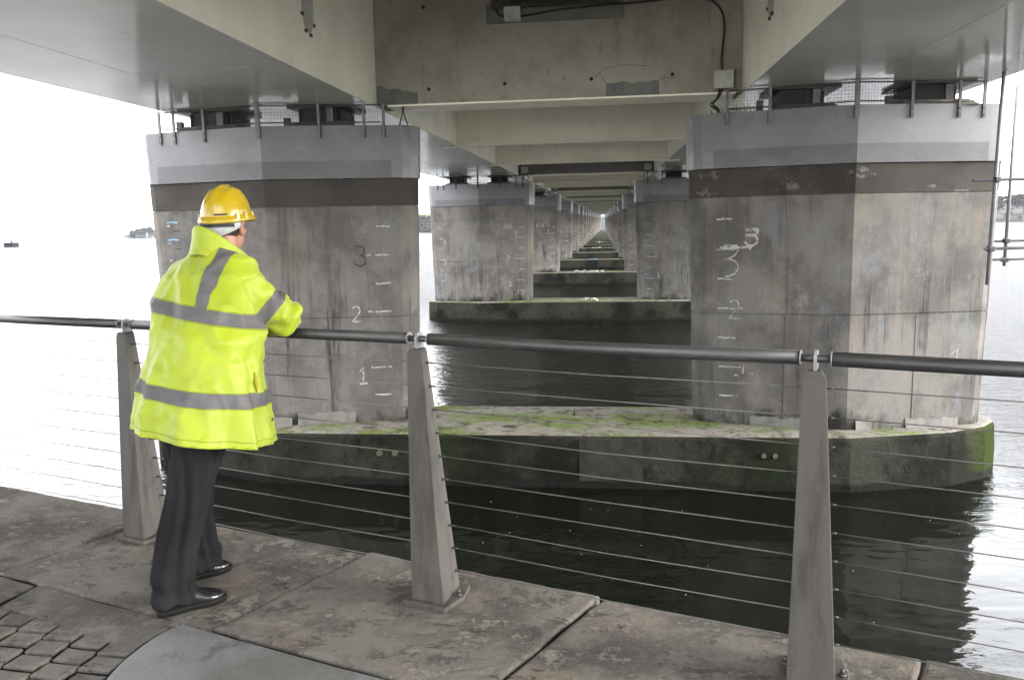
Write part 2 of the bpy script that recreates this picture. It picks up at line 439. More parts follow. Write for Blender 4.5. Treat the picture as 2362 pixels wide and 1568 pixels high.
# round slab, cut straight by the coping
circ = []
for k in range(0, 120):
    a = 2*pi*k/120; p = CC + Vector((cos(a), sin(a)))*CR
    if p.y > back_y(p.x)-.014:
        # slide down the chord
        p = Vector((p.x, back_y(p.x)-.014))
    circ.append(p)
slab_stone(circ, .004, .2, .0035, M['roundslab'], 'round_slab', pv, .05, 60)['label'] = 'smooth blue grey slab with a rounded edge'
# granite setts in running bond
cw, ch = .146, .107
k = 0
for c in range(-10, 22):
    x0 = -2.212 + c*cw
    for r in range(-12, 14):
        y0 = 2.733 + r*ch - (.05*c) % ch
        cs = [Vector((x0, y0)), Vector((x0+cw, y0-.012)), Vector((x0+cw+.008, y0+ch-.012)), Vector((x0+.008, y0+ch))]
        cen = sum(cs, Vector((0,0)))/4
        if (cen-CC).length < CR-.03: continue
        ky = back_y(cen.x)-w2-.01
        if min(p.y for p in cs) > ky-.025 or cen.x > .8 or cen.x < -3.6 or cen.y < 1.7: continue
        rr = random.Random(k); q = []
        for p in cs:
            v = p + Vector((.0105 if p.x < cen.x else -.0105, .0105 if p.y < cen.y else -.0105)) + Vector((rr.uniform(-.004,.004), rr.uniform(-.004,.004)))
            if v.y > back_y(v.x)-w2-.014: v.y = back_y(v.x)-w2-.014
            q.append(v)
        k += 1
        slab_stone(q, -.003+rr.uniform(-.003,.003), .1, .0035, M['sett'], 'sett', pv, .055, 100+k, (rr.uniform(-.012,.012), rr.uniform(-.012,.012)))
# unseen paving out of frame, made pale to bounce light up under the deck
fl = MB(); fl.prism([(-60,-60),(60,-60),(60,-25),(12,-2),(-5,1.4),(-60,12)], -.016, -.010)
obj('pavement', fl, simple('pale_bounce_paving', (.52,.5,.46), .85, .2, vs=2), kind='structure')

# ------------------------------------------------------------------ bridge piers and footings
ROW0, SP = 14.3, 24.2
SL = .0123
XP = {'left': -5.8, 'right': 3.96}
NROW = 42
FZ = -1.85
def pier_ring(h, z, a=.85, e=.40, lc=None, n=7, rx=None):
    """hexagonal plan with rounded noses; h = half length"""
    lc = h-.40; pts = []
    pts += [(0,-a), (lc*.5, -(a+(e-a)*.5))]
    for k in range(n+1):
        t = -pi/2 + pi*k/n; pts.append((lc+.40*cos(t), e*sin(t)))
    pts += [(lc*.5, a+(e-a)*.5), (0,a), (-lc*.5, a+(e-a)*.5)]
    for k in range(n+1):
        t = pi/2 + pi*k/n; pts.append((-lc+.40*cos(t), e*sin(t)))
    pts.append((-lc*.5, -(a+(e-a)*.5)))
    return [(x, y, z) for x, y in pts]
def half(z): return 2.39 + (z-FZ)/3.85*.11      # batter of the ends
def front_y(dx, h):                                 # local y of the front face at local x
    lc = h-.40
    return -(.85 + (.40-.85)*min(1, abs(dx)/lc))
def lift(z0, z1, grow=0, e=0):
    mb = MB(); rs = []
    for z in (z0, z1):
        rs.append(pier_ring(half(z)+grow, z, .85+grow, .40+grow))
    mb.rings(rs, smooth=False)
    return mb
def strip(pts, wd, dx0, z0, h, off=.004, sx=1, sz=1):
    """a painted stroke on a pier front: polyline in (x,z), laid on the slanting face"""
    P = [Vector((dx0+x*sx, z0+z*sz)) for x, z in pts]; L = []; Rr = []
    for i, p in enumerate(P):
        t = (P[min(i+1, len(P)-1)]-P[max(i-1, 0)]).normalized(); nn = Vector((-t.y, t.x))
        ww = wd*.42*(1+.4*noise.noise(Vector((p.x*9, p.y*9, 1.7))))
        L.append(p+nn*ww); Rr.append(p-nn*ww)
    f = lambda p, o: (p.x, front_y(p.x, half(p.y))-o, p.y)
    vs = [f(p, off) for p in L]+[f(p, off) for p in Rr]; n = len(P)
    return vs, [(i, n+i, n+i+1, i+1) for i in range(n-1)]
def arc(cx, cy, rx, ry, a0, a1, n=9): return [(cx+rx*cos(R(a0+(a1-a0)*k/n)), cy+ry*sin(R(a0+(a1-a0)*k/n))) for k in range(n+1)]
GLY = {'1': [[(.1,.72),(.35,1),(.3,0)], [(.05,0),(.6,.02)]],
       '2': [arc(.3,.72,.27,.27,150,-40)+[(.02,.02),(.62,.0)]],
       '3': [arc(.26,.75,.26,.24,140,-90), arc(.26,.27,.32,.26,90,-150)],
       '4': [[(.4,1),(.02,.35),(.62,.38)], [(.42,.7),(.4,0)]],
       '5': [[(.55,1),(.1,.98),(.08,.6)]+arc(.26,.32,.3,.3,110,-140)],
       'D': [[(.08,1),(.08,0)], arc(.08,.5,.5,.5,90,-90)],
       'N': [[(.05,0),(.08,1),(.5,0),(.55,1)]],
       'U': [[(.05,1)]+arc(.3,.3,.25,.3,180,360)+[(.58,1)]],
       '-': [[(0,.5),(.5,.5)]]}
def write(txt, dx, z, hgt, h, wd=.03, spacing=.75):
    mb = MB()
    for i, c in enumerate(txt):
        if c == ' ': continue
        for st in GLY[c]:
            st2 = [st[0]]
            for a, b in zip(st, st[1:]):
                st2 += [(a[0]+(b[0]-a[0])*k/3, a[1]+(b[1]-a[1])*k/3) for k in (1,2,3)]
            mb.add(*strip(st2, wd, dx+i*spacing*hgt*.9, z, h, .004, hgt*.85, hgt))
    return mb
GZ1 = -.86                                          # height of the 1 m gauge mark
def ticks(side, h, zs, lens, wd=.025, seed=0):
    out = []; rr = random.Random(seed)
    for z, l in zip(zs, lens):
        mb = MB(); out.append(mb)
        hh = half(z)-.41
        x1 = side*hh; x0 = x1-side*l
        pts = [(x0+(x1-x0)*k/5, z+rr.uniform(-.008,.008)) for k in range(6)]
        mb.add(*strip(pts, wd, 0, 0, h))
    return out
HM = 2.44
def ground_marks(p, row, side):
    inner = 1 if side == 'left' else -1
    if row <= 6:
        n = 7; zs = [GZ1-.5+.5*k for k in range(n)]
        for t_ in ticks(inner, HM, zs, [.30,.36,.28,.40,.26,.40,.24,.30], .03 if row < 2 else .04, row): obj('gauge_mark', t_, M['mark'], p, False)
    if row == 0 and side == 'left':
        obj('painted_number', write('3', 1.46, .95, .36, HM, .035), M['markdark'], p, False)
        obj('painted_number', write('2', 1.36, -.03, .28, HM, .03), M['mark'], p, False)
        obj('painted_number', write('1', 1.42, -1.15, .30, HM, .035), M['mark'], p, False)
        tk = MB(); zs = [1.95-.32*k for k in range(5)]
        for z in zs: mb = MB(); mb.add(*strip([(-1.95,z),(-1.85,z+.005),(-1.78,z)], .02, 0, 0, HM)); obj('gauge_mark', mb, M['markdark'], p, False)
        for z in [1.72-.31*k for k in range(5)]: mb = MB(); mb.add(*strip([(-2.06,z),(-2.0,z+.005)], .03, 0, 0, HM)); obj('gauge_mark', mb, M['mark'], p, False)
        for z in [1.78,1.47]: mb = MB(); mb.add(*strip([(-2.06,z),(-1.95,z+.01),(-1.83,z)], .035, 0, 0, HM)); obj('chalk_mark', mb, M['markblue'], p, False)
    if row == 0 and side == 'right':
        squig = [(-1.98,1.17),(-1.9,1.19),(-1.82,1.17),(-1.74,1.18),(-1.73,1.12),(-1.78,1.04),(-1.87,.98),(-1.95,.97),(-1.86,.97),(-1.78,.94),(-1.73,.88),(-1.73,.80),(-1.78,.73),(-1.86,.69),(-1.93,.68)]
        mb = MB(); mb.add(*strip(squig, .028, 0, 0, HM)); mb.add(*strip([(-2.02,1.16),(-1.9,1.18),(-1.8,1.17),(-1.68,1.16),(-1.55,1.18)], .05, 0, 0, HM, .003)); mb.add(*strip([(-1.95,1.20),(-1.74,1.20)], .035, 0, 0, HM, .0035))
        obj('painted_squiggle', mb, M['mark'], p, False)
        mb = MB(); mb.add(*strip([(-1.63,1.46),(-1.42,1.45)], .06, 0, 0, HM)); mb.add(*strip([(-1.62,1.36),(-1.42,1.37)], .06, 0, 0, HM)); mb.add(*strip([(-1.43,1.46),(-1.44,1.36)], .05, 0, 0, HM, .0035)); mb.add(*strip(arc(-1.53,1.28,.10,.085,80,-165), .04, 0, 0, HM)); mb.add(*strip([(-1.50,1.20),(-1.56,1.13),(-1.54,1.17)], .035, 0, 0, HM, .0035))
        obj('painted_number', mb, M['mark'], p, False)
        mb = write('2', -1.86, -.03, .32, HM, .022)
        obj('painted_number', mb, M['mark'], p, False)
        mb = MB()
        mb.add(*strip([(-1.62,-.98),(-1.61,-.84)], .02, 0, 0, HM)); mb.add(*strip([(-1.75,-1.0),(-1.70,-1.0)], .03, 0, 0, HM)); mb.add(*strip([(-1.52,-.97),(-1.46,-.97)], .04, 0, 0, HM))
        obj('painted_number', mb, M['mark'], p, False)
        mb = MB(); mb.add(*strip([(1.72,-.66),(1.84,-.56),(1.83,-.86)], .022, 0, 0, HM))
        obj('painted_number', mb, M['mark'], p, False)
    if row == 1:
        if side == 'left':
            obj('painted_number', write('3DN', 1.1, 1.55, .22, HM, .03), M['mark'], p, False)
            obj('painted_number', write('3', 1.62, 1.22, .22, HM, .035), M['mark'], p, False)
            obj('painted_number', write('2', 1.2, .02, .28, HM, .035), M['mark'], p, False)
            obj('painted_number', write('1', 1.3, -1.12, .24, HM, .035), M['mark'], p, False)
            for t_ in ticks(-1, HM, [GZ1-.5+.5*k for k in range(7)], [.14,.26,.16,.3,.15,.28,.18], .03, 9): obj('gauge_mark', t_, M['mark'], p, False)
            for t, z in (('3',.84),('2',-.12),('1',-.78),('4',2.2)):
                if z < 2: obj('painted_number', write(t, -1.82, z, .22, HM, .03), M['mark'], p, False)
        else:
            obj('painted_number', write('3UN', -1.3, .85, .34, HM, .022), M['markfaint'], p, False)
            obj('painted_number', write('2', -1.62, .1, .25, HM, .03), M['mark'], p, False)
            obj('painted_number', write('1', -1.5, -.84, .25, HM, .03), M['mark'], p, False)
    if row == 2:
        if side == 'left':
            obj('painted_number', write('4DN 4', .6, 1.6, .34, HM, .04), M['mark'], p, False)
            obj('painted_number', write('3', 1.45, 1.1, .34, HM, .04), M['mark'], p, False)
            obj('painted_number', write('1', 1.4, -.8, .3, HM, .04), M['mark'], p, False)
        else:
            obj('painted_number', write('2', -1.5, .05, .32, HM, .04), M['mark'], p, False)
            obj('painted_number', write('1', -1.5, -.9, .32, HM, .04), M['mark'], p, False)
    if row == 3 and side == 'left':
        obj('painted_number', write('5DN4', .3, 1.55, .36, HM, .045), M['mark'], p, False)
        obj('painted_number', write('3', 1.2, 1.0, .34, HM, .045), M['mark'], p, False)
        obj('painted_number', write('1', 1.4, -.95, .34, HM, .045), M['mark'], p, False)

ORD = 'nearest second third fourth fifth sixth seventh eighth ninth tenth eleventh twelfth thirteenth fourteenth fifteenth sixteenth seventeenth eighteenth nineteenth twentieth twenty-first twenty-second twenty-third twenty-fourth twenty-fifth twenty-sixth twenty-seventh twenty-eighth twenty-ninth thirtieth thirty-first thirty-second thirty-third thirty-fourth thirty-fifth thirty-sixth thirty-seventh thirty-eighth thirty-ninth fortieth forty-first forty-second'.split()
SPECIAL = {(0,'left'): 'nearest left pier, pale grey cap over dark band, right behind the man',
           (0,'right'): 'nearest right pier with flaking dark band and white chalk squiggle',
           (1,'left'): 'second left pier, warm concrete chalked with 3DN',
           (1,'right'): 'second right pier, partly hidden, chalked with faint 3UN',
           (2,'left'): 'third left pier chalked with 4DN below its pale cap',
           (2,'right'): 'third right pier with chalked 2 and row of gauge ticks',
           (3,'left'): 'fourth left pier chalked with 5DN below its pale cap'}
_cache = {}
def shared(key, fn):
    if key not in _cache: _cache[key] = fn().mesh(key)
    return _cache[key]
def guard(p, side, ztop, full):
    """mesh guard round the cap top: posts bolted to the face, rail, wire mesh"""
    xs = [-2.02,-1.72,-1.1,-.02,.98,1.72,2.05] if side == 'left' else [-1.93,-1.28,-.08,.02,1.03,1.72,2.05] 
    if side == 'right': xs = [-1.95,-1.3,-.03,.85,1.62,2.02]
    hh = half(2.5)+.03
    for i, x in enumerate(xs):
        wd = .045 if abs(x) > .1 else .075
        y = front_y(x, hh)-.035
        mb = MB(); mb.box(x-wd/2, x+wd/2, y-.035, y, ztop-.21, ztop+.36)
        mb.box(x-wd/2-.012, x+wd/2+.012, y-.001, y+.014, ztop-.21, ztop-.02)
        q = obj('guard_post', mb, M['galv'] if full else M['darksteel'], p, False)
        if full:
            for zz in (ztop-.17, ztop-.07):
                bo = MB(); bo.tube([(x, y-.05, zz), (x, y-.034, zz)], .012, 6); obj('bolt', bo, M['darksteel'], q, False)
    mb = MB()
    line = [(x, front_y(x, hh)-.02) for x in (-1.95,-1.0,0,1.0,2.0)]
    for zz in (ztop+.34, ztop+.05): mb.tube([(x, y, zz) for x, y in line], .012, 5)
    obj('guard_rail', mb, M['darksteel'], p, False)
    if full:
        mb = MB(); g = .05
        for a, b in zip(line, line[1:]):
            n = int((b[0]-a[0])/g)
            for i in range(n):
                t = i/n; x, y = a[0]+(b[0]-a[0])*t, a[1]+(b[1]-a[1])*t
                mb.box(x-.0015, x+.0015, y-.0015, y+.0015, ztop+.0, ztop+.36)
            for k in range(8):
                zz = ztop+.02+k*g-.0
                mb.add([(a[0],a[1]-.003,zz-.0015),(b[0],b[1]-.003,zz-.0015),(b[0],b[1]-.003,zz+.0015),(a[0],a[1]-.003,zz+.0015)], [(0,1,2,3)])
        q = obj('guard_mesh', mb, M['darksteel'], p, False); q['kind'] = 'stuff'
def bearings(p, side, ztop, zg, full):
    for dx in ((-1.08,.92) if side == 'left' else (-.72,1.32)):
        mb = MB()
        a = [(dx-.62,-.55,ztop-.02),(dx+.62,-.55,ztop-.02),(dx+.62,.55,ztop-.02),(dx-.62,.55,ztop-.02)]
        b = [(dx-.48,-.46,ztop+.09),(dx+.45,-.46,ztop+.09),(dx+.45,.46,ztop+.09),(dx-.48,.46,ztop+.09)]
        mb.hexa(a, b); q = obj('bearing_plinth', mb, M['cap'] if not full else M['concrete'], p, False)
        mb = MB(); mb.box(dx-.34, dx+.28, -.40, .40, ztop+.09, zg-.045)
        mb.box(dx-.38, dx-.35, -.44, .44, ztop+.09, zg-.06); mb.box(dx+.30, dx+.34, -.30, .44, ztop+.09, zg-.06)
        obj('bearing', mb, M['dark'], p, False)
        mb = MB(); mb.box(dx-.55, dx+.55, -.55, .5, zg-.045, zg-.002)
        obj('bearing_plate', mb, M['darksteel'], p, False)
        if full:
            mb = MB(); mb.box(dx+.12, dx+.24, -.47, -.41, ztop+.09, zg-.05)
            obj('bearing_bracket', mb, M['galv'], p, False)
            mb = MB(); mb.box(dx-.72, dx-.62, -.3, -.2, ztop-.01, ztop+.2)
            obj('anchor_block', mb, M['darksteel'], p, False)

def soff(y): return 3.73 + SL*(y-14.3)
for row in range(NROW):
    Y = ROW0 + SP*row
    ztop = 3.36 + SL*SP*row
    zcb = 2.47 if row == 0 else 2.66 + SL*SP*(row-1)*.8
    # ---- footing
    def make_footing():
        mb = MB()
        pl = [(-8.55,0.05),(-8.4,-.35),(-8.0,-.62),(-7.06,-.86),(-5.9,-1.35),(3.9,-1.35),(5.6,-.92),(6.3,-.5),(6.62,-.12),(6.68,.2),
              (6.5,.6),(5.6,.88),(3.9,.9),(-5.9,.9),(-7.06,.86),(-8.2,.6)]
        rs = []
        cx = -.95
        for z, ins in ((-5.0,0),(-3.2,0),(-2.3,.0),(FZ-.07,.02),(FZ-.02,.045),(FZ,.09)):
            rr = []
            n = len(pl)
            for i, (x, y) in enumerate(pl):
                a = Vector(pl[i-1]); b = Vector(pl[(i+1) % n]); t = (b-a).normalized(); nn = Vector((-t.y, t.x))
                q = Vector((x, y)) + nn*ins; rr.append((q.x, q.y, z))
            rs.append(rr)
        # subdivide front edge for a slightly uneven line
        mb.rings(rs, smooth=False)
        return mb
    lab = ('nearest dark weedy concrete footing with moss on top and green right nose' if row == 0 else
           'second footing from the quay, green moss line along its top' if row == 1 else
           'third footing from the quay with pale driftwood on it' if row == 2 else
           'fourth footing from the quay with blue scrap lying on it' if row == 3 else
           f'{ORD[row]} dark footing in the receding line under the bridge, counted from the quay')
    ft = thing('pier_footing', lab, 'footing', (0, Y, WZ), 'footings in a line under the bridge')
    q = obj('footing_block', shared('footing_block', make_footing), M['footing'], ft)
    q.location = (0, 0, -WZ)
    if row == 0:
        ac = simple('rusty_anchor_cap', (.08,.07,.046), .8)
        for x, z, r_ in ((-3.82,-2.19,.062),(-3.55,-2.19,.062),(2.55,-2.16,.05),(2.73,-2.16,.05)):
            mb = MB(); mb.tube([(x, Y-1.372, z), (x, Y-1.335, z)], r_*.8, 14); obj('anchor_cap', mb, ac, ft)
        mb = MB(); mb.box(-.42, .62, Y-1.358, Y-1.34, -2.62, -1.92)
        obj('repair_patch', mb, simple('worn_repair_patch', (.030,.0295,.024), .85, .2, var=.5, vs=5, bump=.4, bs=25), ft)
        mb = MB(); mb.tube([(-.55, Y+.1, -1.86),(-.55, Y+.1, -1.72)], [.03,.008], 6)
        obj('steel_stub', mb, M['darksteel'], ft)
    for side in ('left', 'right'):
        X = XP[side]
        lab = SPECIAL.get((row, side)) or f'{ORD[row]} concrete pier in the {side} hand line under the bridge, counted from the quay'
        p = thing('bridge_pier', lab, 'bridge pier', (X, Y, FZ), f'piers down the {side} side of the bridge')
        P = lambda nm, key, fn, mat: obj(nm, shared(key+mat.name, fn), mat, p)
        # meshes are modelled with world z, so shift back by the pier base height
        def place(o): o.location = (0, 0, -FZ); return o
        con = M['concrete'] if row < 4 else M['concrete_far']
        place(P('lower_shaft', 'lower_shaft', lambda: lift(FZ-.02, .038), con))
        place(P('upper_shaft', 'upper_shaft', lambda: lift(.064, 1.985), con))
        if row < 6: place(P('joint_core', 'joint_core', lambda: lift(-.1, 2.2, -.02), con))
        if row == 0: place(P('dark_band', 'dark_band0', lambda: lift(2.0, zcb-.012), M['collar'] if side == 'left' else M['collar_peel']))
        else: place(P('shaft_head', f'shaft_head{min(row,8) if row < 8 else row}', lambda: lift(2.0, zcb-.012), con if row != 1 else con))
        place(P('painted_cap', f'cap{row}', lambda: lift(zcb, ztop, .03), M['cap']))
        if row < 4:
            def bandf():
                mb = MB(); a = [q for q in pier_ring(half(zcb)+.034, zcb+.004, .884, .434)]; b = [(x, y, zcb+.30) for x, y, z in a]
                i0 = [i for i, v in enumerate(a) if v[1] < 0 and abs(v[0]) < 2.2]
                order = sorted(i0, key=lambda i: a[i][0])
                A_ = [a[i] for i in order]; B_ = [b[i] for i in order]
                n = len(A_); mb.add(A_+B_, [(i, i+1, n+i+1, n+i) for i in range(n-1)])
                return mb
            place(P('lower_coat', f'coat{row}', bandf, M['capband']))
        sub = bpy.data.objects.new('x', None)
        holder = p
        # details modelled in local xy / world z -> wrapped by shifting z at creation
        before = set(bpy.data.objects)
        if row < 7: ground_marks(p, row, side)
        if row < 3: guard(p, side, ztop, row == 0)
        if row < 6: bearings(p, side, ztop, soff(Y), row == 0)
        if row == 0:
            for x, z0, z1 in (((-1.05,.06,1.98),(.95,-1.75,.04)) if side == 'left' else ((-.95,.06,1.98),(1.22,.06,1.98),(-.98,-1.8,.04),(1.1,-1.8,.04))):
                mb = MB(); y = front_y(x, HM)-.003
                mb.box(x-.004, x+.004, y-.001, y+.02, z0, z1); obj('formwork_seam', mb, M['markdark'], p, False)
            rr = random.Random(3 if side == 'left' else 5)
            segs = ((-2.0,-1.35,.2),(-.75,.25,.16),(.35,1.35,.22)) if side == 'left' else ((-1.5,-.35,.16),(.15,.42,.2),(1.0,1.9,.16))
            for x0, x1, hh in segs:
                mb = MB(); n = max(3, int((x1-x0)/.08)); lo = []; hi = []
                for k in range(n+1):
                    x = x0+(x1-x0)*k/n; y = front_y(x, HM)
                    lo.append((x, y-.05, FZ-.01)); hi.append((x, y-.006, FZ+hh*(.75+.25*rr.random())))
                bk = [(q[0], q[1]+.05, q[2]) for q in hi]
                mb.add(lo+hi+bk, [(i, i+1, n+2+i, n+1+i) for i in range(n)]+[(n+1+i, n+2+i, 2*n+3+i, 2*n+2+i) for i in range(n)])
                obj('mortar_fillet', mb, M['bleach'], p, False)
        for o in set(bpy.data.objects)-before:
            if o.parent == p: o.location = (0, 0, -FZ)
        bpy.data.objects.remove(sub)

# ------------------------------------------------------------------ superstructure
BY0, BY1 = -3., ROW0+SP*NROW
br = thing('road_bridge', 'twin painted steel girders of the long road bridge overhead', 'bridge', (-.8, ROW0, 3.7))
GX = {'left': (-7.75,-4.0), 'right': (2.33,6.2)}
DIA = 8.07
def gird(x0, x1):
    mb = MB()
    ys = [BY0, BY1]
    a = [[(x0, y, soff(y)+.012), (x1, y, soff(y)+.012), (x1, y, soff(y)+2.3), (x0-.0, y, soff(y)+2.3)] for y in ys]
    mb.rings([[Vector(p) for p in r] for r in a], smooth=False)
    return mb
for side, (x0, x1) in GX.items():
    g = obj('box_girder', gird(x0, x1), M['web'], br)
    # soffit plates: separate sheets with a lengthwise seam and cross seams
    xm = x0+1.55 if side == 'left' else x1-2.2
    ys = [BY0]; y = ROW0-3*DIA*1.0
    while y < ROW0+SP*6: 
        ys.append(y+.9 if False else y); y += DIA/2
    ys.append(BY1)
    for i in range(len(ys)-1):
        for a, b in ((x0, xm), (xm, x1)):
            gp = .004
            mb = MB(); ya, yb = ys[i]+gp, ys[i+1]-gp
            dz = random.uniform(-.0015,.0015)
            mb.hexa([(a+gp, ya, soff(ya)+dz), (b-gp, ya, soff(ya)+dz), (b-gp, yb, soff(yb)+dz), (a+gp, yb, soff(yb)+dz)],
                    [(a+gp, ya, soff(ya)+.0115), (b-gp, ya, soff(ya)+.0115), (b-gp, yb, soff(yb)+.0115), (a+gp, yb, soff(yb)+.0115)])
            obj('bottom_plate', mb, SOF[(i*2+(a == x0)+i//3) % 3], g)
mb = MB(); mb.hexa([(-8.6, BY0, soff(BY0)+2.3), (7.05, BY0, soff(BY0)+2.3), (7.05, BY1, soff(BY1)+2.3), (-8.6, BY1, soff(BY1)+2.3)],
                   [(-8.6, BY0, soff(BY0)+2.6), (7.05, BY0, soff(BY0)+2.6), (7.05, BY1, soff(BY1)+2.6), (-8.6, BY1, soff(BY1)+2.6)])
obj('deck_slab', mb, M['slab'], br)
# cross beams
bxl, bxr = -4.0+.004, 2.33-.004
def xbeam(y0, y1, zb, zt): return MB().box(bxl, bxr, y0, y1, zb, zt)
for k in range(-1, NROW*3-3):
    yc = ROW0 + k*DIA
    if k % 3 == 0:
        y0 = yc+.05; z = soff(yc)
        far = k > 0
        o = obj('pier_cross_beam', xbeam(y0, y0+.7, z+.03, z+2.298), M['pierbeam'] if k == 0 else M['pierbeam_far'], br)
        mb = MB(); mb.box(bxl+.2, bxr-.1, y0-.05, y0+.74, z-.0, z+.03); obj('beam_flange', mb, M['beam'], o)
        if k == 0: PB = (o, y0, z)
    else:
        if k < 0: yc -= .0
        z = soff(yc)
        o = obj('cross_beam', xbeam(yc-.012, yc+.012, z+.025, z+2.298), M['beam'], br)
        mb = MB(); mb.box(bxl, bxr, yc-.15, yc+.15, z-.005, z+.025); obj('beam_flange', mb, M['beam'], o)
        for s_, xa in (('l', -4.0), ('r', 2.33)):
            mb = MB(); d = -1 if s_ == 'l' else 1
            mb.box(min(xa+d*.45, xa-d*.25), max(xa+d*.45, xa-d*.25), yc-.2, yc+.2, z-.02, z-.0055)
            q = obj('splice_plate', mb, M['beam'], o)
            if k < 3:
                bo = MB()
                for bxp in (.1,.2,.3,.4):
                    for byp in (-.12,.12): bo.tube([(xa+d*bxp, yc+byp, z-.034), (xa+d*bxp, yc+byp, z-.019)], .015, 6)
                obj('bolts', bo, M['beam'], o, kind='stuff')
# details on the nearest pier cross beam
PBo, PY, PZ = PB
def onbeam(x, z, d=0): return (x, PY-d, z)
rr = random.Random(11)
def blob(x0, x1, z0, z1, seed, top=True):
    n = 14; pts = []
    for k in range(n+1):
        t = k/n; pts.append((x0+(x1-x0)*t, z1 + .05*noise.noise(Vector((t*5, seed, 0))) - (.13*t if seed == 1 else 0)))
    pts = [(x0, z0)] + pts + [(x1, z0)]
    mb = MB(); a = [onbeam(x, z, .012) for x, z in pts]; b = [onbeam(x, z, -.01) for x, z in pts]
    m_ = len(pts); mb.add(a+b, [tuple(reversed(range(m_)))]+[(i, (i+1) % m_, m_+(i+1) % m_, m_+i) for i in range(m_)])
    return mb
obj('repair_patch', blob(-3.99,-3.25,PZ+.04,PZ+.36,1), M['patch'], PBo)
obj('repair_patch', blob(.05,.95,PZ+.04,PZ+.26,2), M['patch'], PBo)
for x, z in ((-3.05,.28),(-1.7,.32),(-.2,.34),(1.17,.36),(-3.1,1.66),(.9,1.6)):
    mb = MB(); mb.tube([onbeam(x, PZ+z, .012), onbeam(x, PZ+z, -.05)], .032, 10); obj('bolt_hole', mb, M['dark'], PBo)
# crack lines
for pts in ([(-.15,.36),(.0,.5),(.35,.55),(.75,.52)], [(.05,.27),(-.05,.4),(-.04,.45)], [(-.85,.22),(-.78,.28),(-.72,.16)], [(.95,.27),(1.05,.31),(1.2,.29)]):
    mb = MB(); mb.tube([onbeam(x, PZ+z, .002) for x, z in pts], .0035, 4); obj('crack', mb, M['patch'], PBo)
# recessed grille at the top
mb = MB(); mb.box(-2.0, .36, PY-.012, PY+.01, PZ+1.32, PZ+1.66); obj('mounting_board', mb, M['patch'], PBo)
mb = MB(); mb.box(-1.9, .25, PY-.10, PY-.013, PZ+1.56, PZ+2.2); gr = obj('light_fitting', mb, M['darksteel'], PBo)
for k in range(22):
    mb = MB(); x = -1.55+k*.055; mb.box(x, x+.02, PY-.115, PY-.1005, PZ+1.59, PZ+1.9); obj('fin', mb, M['dark'], gr)
def jbox(x, z, wd, hg): 
    mb = MB(); mb.box(x-wd/2, x+wd/2, PY-.16, PY-.001, z-hg/2, z+hg/2); q = obj('junction_box', mb, M['boxgrey'], PBo, bevel=.012)
    mb = MB(); mb.box(x-wd/2-.012, x+wd/2+.012, PY-.185, PY-.161, z-hg/2-.012, z+hg/2+.012); obj('box_lid', mb, M['boxgrey'], q, bevel=.008)
jbox(-1.53, PZ+1.44, .26, .2); jbox(2.0, PZ+.22, .30, .27)
def cbl(pts, rad=.018, nm='cable'):
    P = [Vector(p) for p in pts]; out = []
    for i in range(len(P)-1):
        p0, p1, p2, p3 = P[max(i-1,0)], P[i], P[i+1], P[min(i+2, len(P)-1)]
        for k in range(6):
            t = k/6; out.append(.5*((2*p1)+(p2-p0)*t+(2*p0-5*p1+4*p2-p3)*t*t+(3*p1-p0-3*p2+p3)*t**3))
    out.append(P[-1])
    return obj(nm, MB().tube(out, rad, 6), M['cable'], PBo)
cbl([onbeam(x, PZ+z, .03) for x, z in ((-1.4,1.42),(-1.2,1.44),(-.7,1.5),(0,1.53),(.6,1.55),(1.3,1.585),(1.75,1.54),(1.96,1.36),(2.02,1.1),(2.0,.8),(1.98,.55),(2.0,.36))], .02)
cbl([onbeam(x, PZ+z, .03) for x, z in ((-1.55,1.42),(-1.75,1.45),(-1.82,1.56),(-1.72,1.68))], .02)
cbl([(2.0,PY-.08,PZ+.1),(1.94,PY-.08,PZ-.05),(1.84,PY-.1,PZ-.17),(1.93,PY-.12,PZ-.26),(1.97,PY-.1,PZ-.4)], .018)
cbl([(1.96,PY-.06,PZ+.1),(1.9,PY-.1,PZ-.08),(1.80,PY-.1,PZ-.18),(1.9,PY-.15,PZ-.28),(1.95,PY-.12,PZ-.4)], .015)
cbl([(-3.53,PY-.02,PZ+.02),(-3.54,PY-.02,PZ-.12),(-3.6,PY-.02,PZ-.34)], .012); cbl([(-3.50,PY-.02,PZ+.02),(-3.51,PY-.02,PZ-.12),(-3.44,PY-.02,PZ-.34)], .012)
# the same boxes on the following pier beams
for row in range(1, 4):
    y0 = ROW0+SP*row+.05; z = soff(ROW0+SP*row)
    for x in (-3.7, 2.05):
        mb = MB(); mb.box(x-.16, x+.16, y0-.16, y0-.002, z+.1, z+.4); obj('junction_box', mb, M['boxgrey'], br)
    mb = MB()
    mb.tube([(-3.7, y0-.06, z+.1),(-3.75, y0-.1, z-.1),(-3.85, y0-.1, z-.38)], .018, 5); mb.tube([(-3.65, y0-.06, z+.1),(-3.5, y0-.1, z-.1),(-3.75, y0-.1, z-.38)], .018, 5)
    mb.tube([(2.05, y0-.06, z+.1),(1.9, y0-.1, z-.1),(1.95, y0-.1, z-.38)], .018, 5)
    obj('cable', mb, M['cable'], br)
